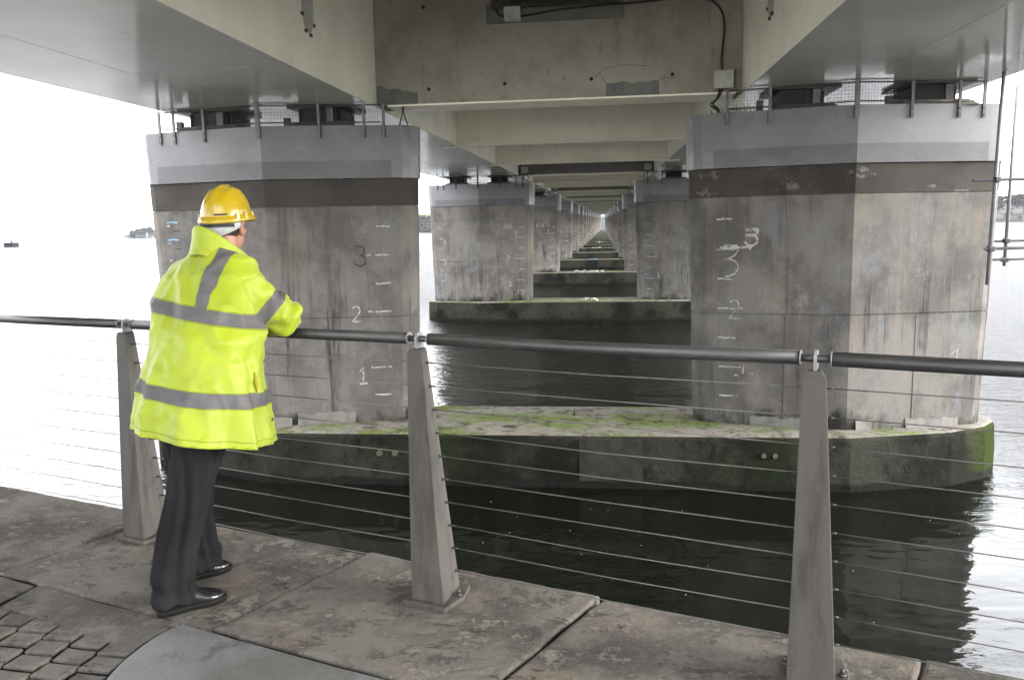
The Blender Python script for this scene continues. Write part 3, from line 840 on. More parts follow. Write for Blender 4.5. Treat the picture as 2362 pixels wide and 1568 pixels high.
# oval hatch covers on the inner webs
def hatch(x, y, z, d):
    mb = MB(); a = []; b = []
    for k in range(24):
        t = 2*pi*k/24; yy = y+.20*cos(t); zz = z + .30*sin(t) + (.30 if sin(t) > 0 else -.30)
        a.append((x, yy, zz)); b.append((x+d*.02, yy, zz))
    mb.rings([a, b], smooth=False); q = obj('hatch_cover', mb, M['boxgrey'], br)
    for k in range(8):
        mb = MB(); t = 2*pi*k/8+.3; yy = y+.23*cos(t); zz = z+.33*sin(t)+(.3 if sin(t) > 0 else -.3)
        mb.box(min(x, x+d*.03), max(x, x+d*.03), yy-.03, yy+.03, zz-.02, zz+.02)
        obj('hatch_clip', mb, M['darksteel'], q)
HL = dict(L=(11.05, 4.85), R=(12.0, 5.0))
hatch(-4.0, HL['L'][0], HL['L'][1], 1); hatch(2.33, HL['R'][0], HL['R'][1], -1)
#PART2
# ------------------------------------------------------------------ railing on the quay
M['postpaint'] = simple('weathered_grey_post_paint', (.19,.185,.178), .55, .4, vs=5, bump=.15, bs=50)
def postmat():
    q = N('weathered_steel_post', (.060,.056,.051), .6, .10)
    q.over((.032,.030,.028), q.ramp(q.noise(1.0, 6, .65, q.vec((9,9,1.2))), .45, .68))
    q.over((.065,.052,.041), q.math('MULTIPLY', q.ramp(q.noise(1.4, 7, .7, q.vec((5,5,1.5))), .56, .72), .55))
    q.over((.10,.097,.093), q.math('MULTIPLY', q.ramp(q.noise(120, 3, .7), .58, .72), .4))
    q.bump(q.noise(140, 4, .6), .18, .003)
    return q.done()
M['post'] = postmat()
M['railpaint'] = simple('dark_grey_rail_paint', (.022,.0225,.023), .42, .5, vs=6, bump=.1, bs=80)
M['endcap'] = simple('pale_rail_end_plate', (.16,.16,.155), .4, .5)
M['wire'] = simple('stainless_wire', (.13,.126,.118), .42, .5, .6, vs=20)
Zv0 = Vector((0,0,1)); e1 = Vector((.941,-.338,0)); nn = Vector((.338,.941,0))
def onrail(x, z=0): return Vector((x, 3.005-.3595*x, z))
RZ = 1.10
PX = [-4.05, -2.467, -.775, .705, 2.02, 3.5]
rl = thing('railing', 'grey steel railing with tapered posts and ten taut wires along the quay edge', 'railing', tuple(onrail(PX[2])))
def seg_quad(c, wd, n0, n1, z): return [c+e1*(-wd/2)+nn*n0+Vector((0,0,z)), c+e1*(wd/2)+nn*n0+Vector((0,0,z)), c+e1*(wd/2)+nn*n1+Vector((0,0,z)), c+e1*(-wd/2)+nn*n1+Vector((0,0,z))]
LEAN = [.125, .10, .03]          # the posts stand a little out of plumb
for i, x in enumerate(PX[1:4]):
    c = onrail(x)
    rs = []
    def prof_(z):
        t = (z-.022)/(1.03-.022)
        return .155+(.076-.155)*t, -.165+(-.042+.165)*t, LEAN[i]*(1-t)
    for z in (.022, .55, 1.03, 1.05, 1.062):
        wd, n0, lo = prof_(min(z, 1.03))
        if z > 1.03: wd = wd-(z-1.03)*(z-1.03)*24 - (.0 if z < 1.055 else .008)
        o_ = c + e1*lo + Zv0*z; bw = wd*.30
        rs.append([o_-e1*wd/2+nn*n0, o_+e1*wd/2+nn*n0, o_+e1*wd/2+nn*(n0+.007), o_+e1*bw+nn*.026, o_-e1*bw+nn*.026, o_-e1*wd/2+nn*(n0+.007)])
    mb = MB(); mb.rings(rs, smooth=False)
    p = obj('post', mb, M['post'], rl, bevel=.003)
    cb_ = c + e1*LEAN[i]
    mb = MB(); a = [cb_+e1*u+nn*v for u, v in ((-.10,-.19),(.10,-.19),(.115,-.06),(.085,.05),(-.085,.05),(-.115,-.06))]
    mb.prism([(q.x, q.y) for q in a], .002, .023); obj('base_plate', mb, M['post'], p, bevel=.003)
    for u in (-.092, .092):
        mb = MB(); q = cb_+e1*u-nn*.06; mb.tube([q+Vector((0,0,.021)), q+Vector((0,0,.032))], .013, 6); mb.tube([q+Vector((0,0,.03)), q+Vector((0,0,.05))], .007, 6)
        obj('anchor_bolt', mb, M['darksteel'], p)
    # upright bracket plate with a rounded head
    mb = MB(); prof = [(-.026,1.05),(.026,1.05)]+[(.03*cos(R(a_)), RZ+.03*sin(R(a_))) for a_ in range(-10,191,20)]
    A_ = [c+e1*(-.005)+nn*u+Vector((0,0,z)) for u, z in prof]; B_ = [c+e1*.005+nn*u+Vector((0,0,z)) for u, z in prof]
    n_ = len(prof); mb.add(A_+B_, [tuple(reversed(range(n_))), tuple(range(n_, 2*n_))]+[(k, (k+1) % n_, n_+(k+1) % n_, n_+k) for k in range(n_)])
    obj('rail_bracket', mb, M['endcap'], p)
    mb = MB(); mb.tube([c-e1*.06+Vector((0,0,RZ)), c+e1*.06+Vector((0,0,RZ))], .0135, 10); obj('rail_spigot', mb, M['railpaint'], p)
    for k in range(10):
        z = 1.0-.1*k
        for s_ in (-1, 1):
            wd_, n0_, lo_ = prof_(z); f_ = (0-n0_)/(.026-n0_); wdh = wd_*(.5-.2*f_)-.001
            q = c+e1*(lo_+s_*wdh)+Vector((0,0,z)); mb = MB(); mb.tube([q, q+e1*s_*.008], .0065, 8); mb.tube([q+e1*s_*.007, q+e1*s_*.03], .0038, 6)
            obj('wire_end_fitting', mb, M['darksteel'], p)
for i in range(len(PX)-1):
    a, b = onrail(PX[i], RZ), onrail(PX[i+1], RZ)
    g = .047
    A_, B_ = a+e1*g, b-e1*g
    mb = MB(); mb.tube([A_+e1*.003, A_.lerp(B_, .5)+Vector((0,0,-.004)), B_-e1*.003], .0245, 18)
    h_ = obj('handrail', mb, M['railpaint'], rl)
    for q, s_ in ((A_, 1), (B_, -1)):
        mb = MB(); mb.tube([q, q+e1*s_*.004], .0265, 18); obj('end_plate', mb, M['endcap'], h_)
    for k in range(10):
        z = 1.0-.1*k
        t_ = 1-(z-.022)/1.008; la = ([0]+LEAN+[0,0])[i]*t_; lb = ([0]+LEAN+[0,0])[i+1]*t_
        A2, B2 = onrail(PX[i], z)+e1*(la+.055), onrail(PX[i+1], z)+e1*(lb-.055)
        mb = MB(); mb.tube([A2, A2.lerp(B2, .5)+Vector((0,0,-.003*((k*7+i*3) % 4))), B2], .0022, 6); obj('wire', mb, M['wire'], rl)

# ------------------------------------------------------------------ the man at the rail
PO = Vector((-1.80, 3.16, 0))
PV = Vector((-.47, .88, 0)).normalized(); PU = Vector((PV.y, -PV.x, 0))
PF = Vector((.40, .917, 0)).normalized(); PR = Vector((PF.y, -PF.x, 0))
Zv = Vector((0,0,1))
def uvz(u, v, z): return PO + PU*u + PV*v + Zv*z
def frz(f, r, z): return PO + PF*f + PR*r + Zv*z
M['hivis'] = None
def hivis():
    q = N('yellow_hi_vis_cloth', (.195,.243,.002), .55, .35)
    q.over((.165,.208,.002), q.ramp(q.noise(6, 4, .6), .4, .7))
    q.over((.10,.11,.02), q.math('MULTIPLY', q.ramp(q.noise(23, 3, .6), .735, .78), .7))
    q.bump(q.noise(9, 4, .55, q.vec((1,1,.45)), .6), .25, .02); q.bump(q.noise(260, 2, .5), .06, .002)
    q.b.inputs['Sheen Weight'].default_value = .15
    return q.done()
M['hivis'] = hivis()
M['lining_and_shade'] = simple('orange_yellow_lining_and_shade', (.26,.20,.008), .7, .2)  # jacket lining; also colours the painted shade strip below the collar
def refl():
    q = N('silver_reflective_tape', (.075,.073,.075), .55, .15)
    q.over((.056,.055,.056), q.ramp(q.noise(9, 4, .6), .4, .68))
    q.bump(q.noise(14, 3, .6, None, .5), .2, .01)
    return q.done()
M['refl'] = refl()
M['skin'] = simple('skin', (.27,.13,.09), .5, .4, var=.18, vs=18)
M['hair'] = simple('dark_hair', (.022,.016,.013), .5, .4, vs=40, bump=.6, bs=220)
def trou():
    q = N('charcoal_trouser_wool', (.012,.0115,.0125), .85, .08)
    q.over((.007,.007,.008), q.ramp(q.noise(4, 4), .4, .7)); q.bump(q.noise(350, 2), .12, .002)
    q.b.inputs['Sheen Weight'].default_value = .0
    return q.done()
M['trousers'] = trou()
M['shoe'] = simple('polished_black_leather', (.008,.008,.009), .2, .4, var=.2, vs=12, bump=.12, bs=30)
M['sole'] = simple('black_rubber_sole', (.006,.006,.006), .6, .15)
def hatm():
    q = N('yellow_helmet_plastic', (.25,.178,.0012), .28, .5)
    q.over((.225,.158,.0012), q.ramp(q.noise(7, 4), .4, .7)); q.rough(q.ramp(q.noise(11, 4), .35, .7, .2, .38))
    return q.done()
M['hat'] = hatm()
M['harness'] = simple('pale_grey_harness_plastic', (.24,.26,.25), .45, .4)

def ell(c, a, b, z, n=40, p=2.25, fdir=PF, rdir=PR, tilt=0):
    out = []
    for k in range(n):
        t = 2*pi*k/n; ct, st = cos(t), sin(t)
        x = a*math.copysign(abs(ct)**(2/p), ct); y = b*math.copysign(abs(st)**(2/p), st)
        out.append(c + rdir*x + fdir*y + Zv*(z + tilt*y))
    return out
def remesh(mb, voxel, smooth=4, fn=None, cut=None):
    me = mb.mesh('tmp'); o = bpy.data.objects.new('tmp', me); COL.objects.link(o)
    r = o.modifiers.new('r', 'REMESH'); r.mode = 'VOXEL'; r.voxel_size = voxel
    if smooth:
        s_ = o.modifiers.new('s', 'SMOOTH'); s_.iterations = smooth; s_.factor = .5
    dg = bpy.context.evaluated_depsgraph_get(); ev = o.evaluated_get(dg)
    out = bpy.data.meshes.new_from_object(ev); bpy.data.objects.remove(o)
    if fn:
        nr = [v.normal.copy() for v in out.vertices]
        for v, nv in zip(out.vertices, nr): v.co += nv*fn(v.co, nv)
    out.polygons.foreach_set('use_smooth', [True]*len(out.polygons)); out.update()
    return out
def pobj(name, me, mat, parent):
    me.transform(Matrix.Translation(-wloc(parent))); return obj(name, me, mat, parent, False)
# -- jacket: torso shell and two sleeves
TR = [  # z, u, v, a (across), b (deep), tilt
 (.540,.080,-.09,.300,.276,0),(.700,.086,-.08,.292,.266,0),(.85,.094,-.07,.268,.242,0),(.975,.108,-.05,.252,.223,0),(1.10,.131,-.01,.250,.208,0),
 (1.22,.140,.035,.247,.190,.0),(1.31,.150,.075,.240,.170,.0),(1.39,.172,.10,.222,.152,.05),(1.45,.197,.118,.18,.132,.1),(1.50,.215,.13,.125,.112,.15),(1.535,.228,.137,.088,.095,.15)]
ELB = uvz(.452,.045,1.178); SHO = uvz(.268,.03,1.345)
WRI = ELB - e1*.25 + nn*.035 + Zv*.01
SHL = uvz(.09,.22,1.345); ELBL = frz(.49,-.24,1.19); WRIL = ELBL + PV*.25 - PU*.03 - Zv*.03
def jacket_mb():
    mb = MB(); mb.rings([ell(uvz(u, v, 0), a, b, z, tilt=t) for z, u, v, a, b, t in TR])
    for S, E_, W in ((SHO, ELB, WRI), (SHL, ELBL, WRIL)):
        inn = S + (uvz(.19,.11,1.37)-S)*.6
        pts = [inn, S, S.lerp(E_, .35), S.lerp(E_, .7), E_.lerp(S, .06), E_ + (W-E_)*.22 - Zv*.006, E_.lerp(W, .55), W]
        mb.tube(pts, [.100,.112,.101,.094,.088,.078,.070,.062], 18)
        mb.ball(E_, .086)
    return mb
def ridge(x): return 1-abs(2*(x-math.floor(x))-1)
def wrinkle(p, n_):
    q = p-PO; f, r, z = q.dot(PF), q.dot(PR), q.z
    d = 0
    N3 = lambda s, o=0: noise.noise(Vector((p.x*s+o, p.y*s, p.z*s)))
    # hanging folds of the skirt: waves round the body, fading upwards
    ang = math.atan2(r-.05, f-.02)
    low = max(0, min(1, (1.12-z)/.42))
    d += low*.015*sin(ang*8+z*2.5+2.2*N3(2.2)) + low*.005*sin(ang*17+3*N3(3, 5))
    # diagonal pulls from the armpit and between shoulder and elbow
    d += .019*(ridge((z*.9+r*1.0-f*.5)*6.5+1.6*N3(2.6, 3))-.5)*max(0, min(1, (z-.85)/.25))*(.4+.9*abs(N3(3.1, 8)))
    d += .008*N3(8, 2) + .005*N3(17, 4)
    cr1 = 1-abs(noise.noise(Vector((p.x*5.2+1, p.y*5.2, p.z*3.6+q.dot(PU)*2.2)))*2.2); cr2 = 1-abs(noise.noise(Vector((p.x*11+4, p.y*11, p.z*7)))*2.2)
    d += .013*max(0, cr1)**3 + .006*max(0, cr2)**3 - .006
    # the gap where the sleeve meets the side
    a_, b_ = SHO, ELB; tt = max(0, min(1, (p-a_).dot(b_-a_)/(b_-a_).length_squared)); sdist = (p-a_.lerp(b_, tt)).length
    if 1.0 < z < 1.36: d -= .022*math.exp(-((sdist-.120)/.014)**2)
    # front panel folds back along the pocket line
    if z < 1.12: d -= .014*math.exp(-((q.dot(PU)-(.29-.02*(z-.9)))/.014)**2)*min(1, (1.12-z)/.1)*(1 if q.dot(PV) < .0 else 0)
    # sleeve rings near the elbow
    e_ = (p-ELB).length
    if e_ < .22: d += .014*(1-e_/.22)*sin((p-SHO).dot((ELB-SHO).normalized())*75+3*N3(5))
    return d
body = None
JM = remesh(jacket_mb(), .0125, 5, wrinkle)
import bmesh
def cutbm(me, planes, keep=None):
    bm = bmesh.new(); bm.from_mesh(me)
    for co, no in planes:   # keep the side the normal points away from
        bmesh.ops.bisect_plane(bm, geom=bm.verts[:]+bm.edges[:]+bm.faces[:], plane_co=co, plane_no=no, clear_outer=True)
    if keep:
        bmesh.ops.delete(bm, geom=[f for f in bm.faces if not keep(f.calc_center_median(), f.normal)], context='FACES')
    return bm
def bm_mesh(bm, name, off=0, thick=0):
    bm.normal_update()
    if off:
        ns = {v: v.normal.copy() for v in bm.verts}
        for v in bm.verts: v.co += ns[v]*off
    me = bpy.data.meshes.new(name); bm.to_mesh(me); bm.free()
    me.polygons.foreach_set('use_smooth', [True]*len(me.polygons)); me.update(); return me
# hem plane dips a little towards the front right
hem_n = -(Zv + PU*.19 + PV*.05); HEM = uvz(.1,-.08,.712)
# ---- body: one continuous mesh (head, neck, trunk, arms, hands, legs)
HC = uvz(.245,.165,1.600)                       # centre of the skull
HA = R(35); HF = (PV*cos(HA)+PU*sin(HA)).normalized(); HR = Vector((HF.y, -HF.x, 0))
def hp(f, r, z): return HC + HF*f + HR*r + Zv*z
hipc = uvz(.07,-.06,.93)
HIP = {1: hipc + PR*.095, -1: hipc - PR*.095}
ANK = {1: uvz(-.082,-.168,.09), -1: uvz(.03,.155,.09)}
KNE = {1: uvz(.030,-.12,.49), -1: uvz(.035,.09,.49)}
def finger(mb, base, dirs, lens, rad):
    pts = [base]; 
    for d_, l in zip(dirs, lens): pts.append(pts[-1]+d_.normalized()*l)
    mb.tube(pts, [rad*1.08, rad, rad*.95, rad*.8], 8); mb.ball(pts[-1], rad*.8, nu=8, nv=6)
def hand(mb, W, fwd, side, dn):
    """W wrist, fwd along the hand, side towards the thumb, dn palm side"""
    fwd, side, dn = fwd.normalized(), side.normalized(), dn.normalized()
    k = W + fwd*.095
    mb.rings([[W+fwd*t+side*(wd*cos(2*pi*j/14))+dn*(th*sin(2*pi*j/14)) for j in range(14)] for t, wd, th in ((-.03,.027,.021),(0,.028,.02),(.04,.038,.017),(.085,.041,.014),(.1,.038,.012))])
    for q, l in ((.031,.072),(.010,.082),(-.011,.076),(-.031,.060)):
        finger(mb, k+side*q-fwd*.012, [fwd+dn*.25, fwd*.6+dn*.9, fwd*.1+dn], [l*.45+.012, l*.32, l*.25], .0088)
    finger(mb, W+fwd*.03+side*.03, [side*.8+fwd*.7, side*.25+fwd+dn*.3, fwd+dn*.5], [.042,.032,.026], .0105)
def body_mb():
    mb = MB()
    # head
    mb.ball(hp(-.012,0,.022), .076, .098, .098, 24, 16, Matrix(((HR.x,HF.x,0),(HR.y,HF.y,0),(0,0,1))))
    mb.ball(hp(.030,0,-.055), .057, .066, .080, 20, 14, Matrix(((HR.x,HF.x,0),(HR.y,HF.y,0),(0,0,1))))
    mb.ball(hp(.062,0,-.122), .028, .028, .020, 14, 10)
    mb.ball(hp(.088,0,-.085), .024, .012, .010, 12, 8, Matrix(((HR.x,HF.x,0),(HR.y,HF.y,0),(0,0,1))))     # mouth
    mb.tube([hp(.086,0,.0), hp(.103,0,-.03), hp(.112,0,-.048), hp(.094,0,-.056)], [.010,.012,.015,.012], 10)   # nose
    for s_ in (-1, 1):
        mb.ball(hp(.075,s_*.030,.013), .024, .014, .008, 10, 8, Matrix(((HR.x,HF.x,0),(HR.y,HF.y,0),(0,0,1))))  # brow
        mb.ball(hp(.056,s_*.046,-.035), .02, .02, .016, 10, 8)                                              # cheekbone
        ea = []
        for k in range(12):                                                                                # ear: a flattened shell
            t = 2*pi*k/12; ea.append((-.008+.017*cos(t)*(1 if sin(t) > -.2 else .8)-.006*sin(t), -.027+.034*sin(t)))
        rs = [[hp(f*.8, s_*(.068+o*.3), z*.9-.002) for f, z in ea] for o in (0,)] + [[hp(f*1.0-.004, s_*.084, z) for f, z in ea]] + [[hp(f*.9-.006, s_*.091, z) for f, z in ea]]
        if s_ < 0: rs = [list(reversed(r)) for r in rs]
        mb.rings(rs)
        mb.tube([hp(.008,s_*.086,-.005), hp(-.002,s_*.092,.007), hp(-.02,s_*.094,.001), hp(-.024,s_*.093,-.023), hp(-.014,s_*.088,-.051), hp(-.002,s_*.084,-.059)], .0055, 8)
    mb.tube([hp(-.03,0,-.03), uvz(.232,.14,1.50), uvz(.205,.115,1.42)], [.060,.060,.075], 18)
    # trunk
    T = [(.86,.072,-.06,.165,.115),(.95,.08,-.055,.165,.12),(1.05,.115,-.01,.15,.115),(1.18,.135,.035,.165,.12),(1.30,.155,.08,.175,.115),(1.38,.178,.10,.16,.09),(1.43,.195,.115,.09,.07)]
    mb.rings([ell(uvz(u, v, 0), a, b, z, 24) for z, u, v, a, b in T])
    for S, E_, W in ((SHO, ELB, WRI), (SHL, ELBL, WRIL)):
        mb.tube([uvz(.18,.105,1.35), S.lerp(uvz(.18,.105,1.35), .25), S.lerp(E_, .5), E_, E_.lerp(W, .4), W, W+(W-E_)*.06], [.07,.062,.05,.044,.045,.031,.028], 14)
    hand(mb, WRI, -e1*.95+nn*.25, nn+Zv*.2, -Zv+nn*.25)
    hand(mb, WRIL, PV*.9-Zv*.3, PU+Zv*.2, -Zv-PV*.2)
    for s_ in (1, -1):
        fwd = PU
        mb.tube([HIP[s_]+Zv*.02, HIP[s_].lerp(KNE[s_], .5), KNE[s_], KNE[s_].lerp(ANK[s_], .35), ANK[s_], ANK[s_]-Zv*.03], [.085,.068,.046,.044,.034,.034], 14)
        mb.tube([ANK[s_]-Zv*.03-fwd*.02, ANK[s_]-Zv*.042+fwd*.03, ANK[s_]-Zv*.056+fwd*.07], [.026,.022,.012], 10)
    return mb
man = pobj_root = None
BM = remesh(body_mb(), .0062, 3)
BM.transform(Matrix.Translation(-PO))
person = bpy.data.objects.new('person', BM); COL.objects.link(person); person.location = PO
BM.materials.append(M['skin'])
tag(person, 'man in yellow hi-vis jacket and hard hat leaning with his forearms on the rail', 'person')
# jacket on the body
TOPCUT = (uvz(.222,.135,1.455), (Zv+PF*.5).normalized())
bm = cutbm(JM, [(HEM, hem_n), TOPCUT])
# cuffs
cut_r = (WRI-ELB).normalized(); cut_l = (WRIL-ELBL).normalized()
bmesh.ops.delete(bm, geom=[f for f in bm.faces if (f.calc_center_median()-WRI).length < .09 and (f.calc_center_median()-WRI).dot(cut_r) > -.012 or (f.calc_center_median()-WRIL).length < .09 and (f.calc_center_median()-WRIL).dot(cut_l) > -.012], context='FACES')
jk = pobj('jacket', bm_mesh(bm, 'jacket'), [M['hivis'], M['lining_and_shade']], person)
so_ = jk.modifiers.new('solid', 'SOLIDIFY'); so_.thickness = .006; so_.offset = -1; so_.material_offset = 1; so_.material_offset_rim = 0
# hem, stitched a little proud
def band(name, planes, keep, off=.0022, mat=None, smooth=True):
    b_ = cutbm(JM, planes, keep)
    q = pobj(name, bm_mesh(b_, name, off), mat or M['refl'], jk)
    return q
nosleeve = lambda c: (c-ELB).length > .001
def sleeve_d(c):
    a, b = SHO, ELB; t = max(0, min(1, (c-a).dot(b-a)/(b-a).length_squared)); return (c-a.lerp(b, t)).length
armx = lambda c: sleeve_d(c) < .135 and (c-SHO).dot((ELB-SHO).normalized()) > .045 and c.z > 1.02
forearm = lambda c: min((c-ELB.lerp(WRI, t)).length for t in (0,.25,.5,.75,1)) < .11
leftarm = lambda c: min((c-SHL.lerp(ELBL, t)).length for t in (.3,.6,1)) < .115 or min((c-ELBL.lerp(WRIL, t)).length for t in (.3,.7,1)) < .1
n1 = (Zv + PU*.20 - PV*.0).normalized()
c1 = uvz(.14,.03,1.222)
trunk_only = lambda c, n_: not (forearm(c) or leftarm(c)) and not ((c-SHO).dot((ELB-SHO).normalized()) > .09 and sleeve_d(c) < .125)
band('reflective_band', [(c1+n1*.027, n1), (c1-n1*.027, -n1)], trunk_only)
n2 = (Zv + PU*.16).normalized(); c2 = uvz(.1,-.07,.905)
band('reflective_band', [(c2+n2*.028, n2), (c2-n2*.028, -n2)], lambda c, n_: True)
# stitch lines: hem, tape edges
M['stitch'] = simple('yellow_stitching', (.11,.135,.002), .7, .2)
hn_ = -hem_n.normalized(); hc_ = HEM + hn_*.026
band('hem_stitch', [(hc_+hn_*.0016, hn_), (hc_-hn_*.0016, -hn_)], lambda c, n_: True, .0012, M['stitch'])
for dz in (-.0305, .0305):
    for n_i, c_i, kf in ((n1, c1, trunk_only), (n2, c2, lambda c, n_: True)):
        cc_ = c_i + n_i*dz; band('tape_stitch', [(cc_+n_i*.0012, n_i), (cc_-n_i*.0012, -n_i)], kf, .0012, M['stitch'])
# sleeve band
na = (ELB-SHO).normalized(); na = (na + PU*.0).normalized(); ca = SHO + (ELB-SHO)*.66
band('reflective_band', [(ca+na*.028, na), (ca-na*.028, -na)], lambda c, n_: sleeve_d(c) < .14)
# brace over the right shoulder, front and back
nb = (PR + Zv*.12 + PF*.1).normalized()
cb = frz(.165,.165,1.33)
band('reflective_band', [(cb+nb*.028, nb), (cb-nb*.028, -nb), (c1+n1*.02, -n1), TOPCUT], lambda c, n_: (c-SHO).length < .32 and not leftarm(c))
nbl = (-PR + Zv*.12 + PF*.1).normalized(); cbl_ = frz(.165,-.165,1.33)
band('reflective_band', [(cbl_+nbl*.028, nbl), (cbl_-nbl*.028, -nbl), (c1+n1*.02, -n1), TOPCUT], lambda c, n_: (c-SHL).length < .30 and (c-PO).dot(PF) > .24)
# front opening edge with zip and snaps, facing the rail
from mathutils.bvhtree import BVHTree
bvh = BVHTree.FromPolygons([v.co.copy() for v in JM.vertices], [tuple(p.vertices) for p in JM.polygons])
def onjack(u, v, z, off=.004):
    q = uvz(u, v, z); loc, nrm, _, _ = bvh.find_nearest(q); return loc + nrm*off, nrm
zp = []
for k in range(15):
    z = .70+.40*k/14; row = None
    t = (z-.7)/.4; u = .40-.05*t; v = -.02+.06*t
    p_, n_ = onjack(u+.02, v, z, .002); zp.append(p_)
obj('zip_edge', MB().tube(zp, .0042, 6), M['dark'], jk)
for z in (.76,.88,1.01,1.09):
    t = (z-.7)/.4; p_, n_ = onjack(.375-.035*t, -.12+.05*t, z, .001); mb = MB(); mb.tube([p_, p_+n_*.004], .0065, 10); obj('snap', mb, M['darksteel'], jk)
mb = MB(); pts = [onjack(.30, -.2, .90+.085*k/5, .003)[0] for k in range(6)]; mb.tube(pts, [.002,.006,.008,.007,.005,.002], 6); obj('pocket_slit', mb, M['lining_and_shade'], jk)
# collar: standing, open towards the front
def collar_ring(z_b, z_f, rad, cz, n=36, gap=.10):
    out = []
    for k in range(n+1):
        t = gap + (2*pi-2*gap)*k/n          # 0 = front
        f = cos(t); r = sin(t)
        z = z_f + (z_b-z_f)*((1-f)/2)**1.5
        c = uvz(.222,.138,0)
        out.append(c + PF*(rad*1.06*f + .012*f) + PR*(rad*r) + Zv*(z+.003*noise.noise(Vector((t*3, cz, 0)))))
    return out
mb = MB()
rs = [collar_ring(1.470,1.375,.128,1), collar_ring(1.505,1.392,.119,2), collar_ring(1.545,1.414,.110,3), collar_ring(1.580,1.434,.107,4), collar_ring(1.590,1.440,.104,5), collar_ring(1.586,1.437,.097,6), collar_ring(1.54,1.41,.093,7), collar_ring(1.49,1.38,.091,8)]
mb.rings([list(reversed(r)) for r in rs], close=False, cap=False)
cl_ = obj('collar', mb, M['hivis'], jk); 
ca_, cb_ = collar_ring(1.500,1.394,.1225,9), collar_ring(1.470,1.374,.131,9)
mb = MB(); mb.rings([list(reversed(ca_[2:17])), list(reversed([ca_[k].lerp(cb_[k], sin(pi*(k-2)/14)) for k in range(2, 17)]))], close=False, cap=False); obj('collar_shade', mb, M['lining_and_shade'], cl_)  # darker yellow strip painting the shadow below the rolled collar
# ---- trousers
def trouser_mb():
    mb = MB(); mb.rings([ell(hipc-Zv*.93, .175, .13, z, 24) for z in (.80,.9,1.0,1.06)])
    for s_ in (1, -1):
        A_ = ANK[s_]
        K = KNE[s_]; H = HIP[s_]
        shin = PU
        pts = [H+Zv*.02, H.lerp(K, .45), K-PU*.004, K.lerp(A_, .45)-PU*.012, A_+Zv*.05+PU*.0, A_-Zv*.0+PU*.006, A_-Zv*.045+PU*.004]
        mb.tube(pts, [.108,.096,.080,.073,.073,.077,.079], 20)
    return mb
def twr(p, n_):
    d = 0
    N3 = lambda s, o=0: noise.noise(Vector((p.x*s+o, p.y*s, p.z*s*.8)))
    for s_ in (1, -1):
        A_, K, H = ANK[s_], KNE[s_], HIP[s_]
        ax = (A_-H).normalized(); q = p-H; rad = q-ax*q.dot(ax)
        if rad.length < .14:
            ang = math.atan2(rad.dot(PV), rad.dot(PU))
            d += .010*sin(ang*3+p.z*6+s_+2*N3(3)) +   .006*sin(ang*7+p.z*11+N3(4)*3)
            lowz = max(0, min(1, (.24-p.z)/.18))
            d += lowz*.008*sin(p.z*58+ang*1.2+2*N3(6))      # breaks above the shoe
            cr = math.atan2(rad.dot(PV), rad.dot(PU)); d += .015*math.exp(-(cr/.15)**2) + .012*math.exp(-((abs(cr)-pi)/.18)**2)   # pressed crease front and back
            break
    return d+.004*N3(10)
TM = remesh(trouser_mb(), .0085, 3, twr)
bm = cutbm(TM, [(uvz(0,0,.038), -Zv)])
for s_ in (): pass
tq = pobj('trousers', bm_mesh(bm, 'trousers'), M['trousers'], person)
so_ = tq.modifiers.new('solid', 'SOLIDIFY'); so_.thickness = .003; so_.offset = -1
# ---- shoes
def shoe(s_, heel, toe):
    d_ = (toe-heel); L = d_.length; d_.normalize(); sd_ = Vector((d_.y, -d_.x, 0))
    prof = [(0,.028),(.06,.039),(.25,.041),(.45,.040),(.62,.047),(.75,.051),(.87,.045),(.95,.031),(1.0,.010)]
    def loop(z, grow=0, ends=0):
        A_ = [heel+d_*(t*L+ (grow if t > .9 else -grow if t < .05 else 0))+sd_*(wd+grow)+Zv*z for t, wd in prof]
        B_ = [heel+d_*(t*L+ (grow if t > .9 else -grow if t < .05 else 0))-sd_*(wd+grow)+Zv*z for t, wd in prof]
        return A_+list(reversed(B_))
    mb = MB(); mb.rings([loop(.0, .003), loop(.012, .006), loop(.024, .006)], smooth=False)
    def lift_(r, z0): return r
    # upper: height profile along the shoe
    hp_ = [(.0,.08),(.06,.095),(.25,.115),(.45,.11),(.62,.076),(.75,.060),(.87,.050),(.95,.040),(1.0,.026)]
    n = len(prof); rs = []
    for k in range(n):
        t, wd = prof[k]; hh = hp_[k][1]; c = heel+d_*(t*L); sec = []
        for j in range(13):
            a_ = pi*j/12; sec.append(c+sd_*(wd*cos(a_)*(1 if sin(a_) < .7 else 1))+Zv*(.022+(hh-.022)*sin(a_)**.75))
        rs.append(sec)
    ub = MB(); ub.rings(rs, close=False, cap=False); b0 = len(ub.v)
    o = obj('shoe', ub, M['shoe'], person); sb = o.modifiers.new('s', 'SUBSURF'); sb.levels = 1; sb.render_levels = 2
    obj('sole', mb, M['sole'], o, bevel=.004)
    hb = MB(); hb.rings([[heel+d_*(t*L)+sd_*wd+Zv*z for t, wd in ((-.02,.0),(-.01,.022),(.05,.036),(.24,.038),(.24,-.038),(.05,-.036),(-.01,-.022))] for z in (0,.026)], smooth=False)
    obj('heel', hb, M['sole'], o)
    # toe cap seam and laces
    se = MB(); k = 5; t = .74; wd, hh = .0492, .055; c = heel+d_*(t*L)
    se.tube([c+sd_*(wd*cos(pi*j/12))+Zv*(.024+(hh-.022)*sin(pi*j/12)**.75) for j in range(1, 12)], .0022, 5); obj('toe_seam', se, M['sole'], o)
    for t in (.42,.48,.54):
        c = heel+d_*(t*L); hz = .100-(t-.42)*.2; lc = MB(); lc.tube([c+sd_*.022+Zv*(hz-.008), c+Zv*(hz+.003), c-sd_*.022+Zv*(hz-.008)], .003, 5); obj('lace', lc, M['sole'], o)
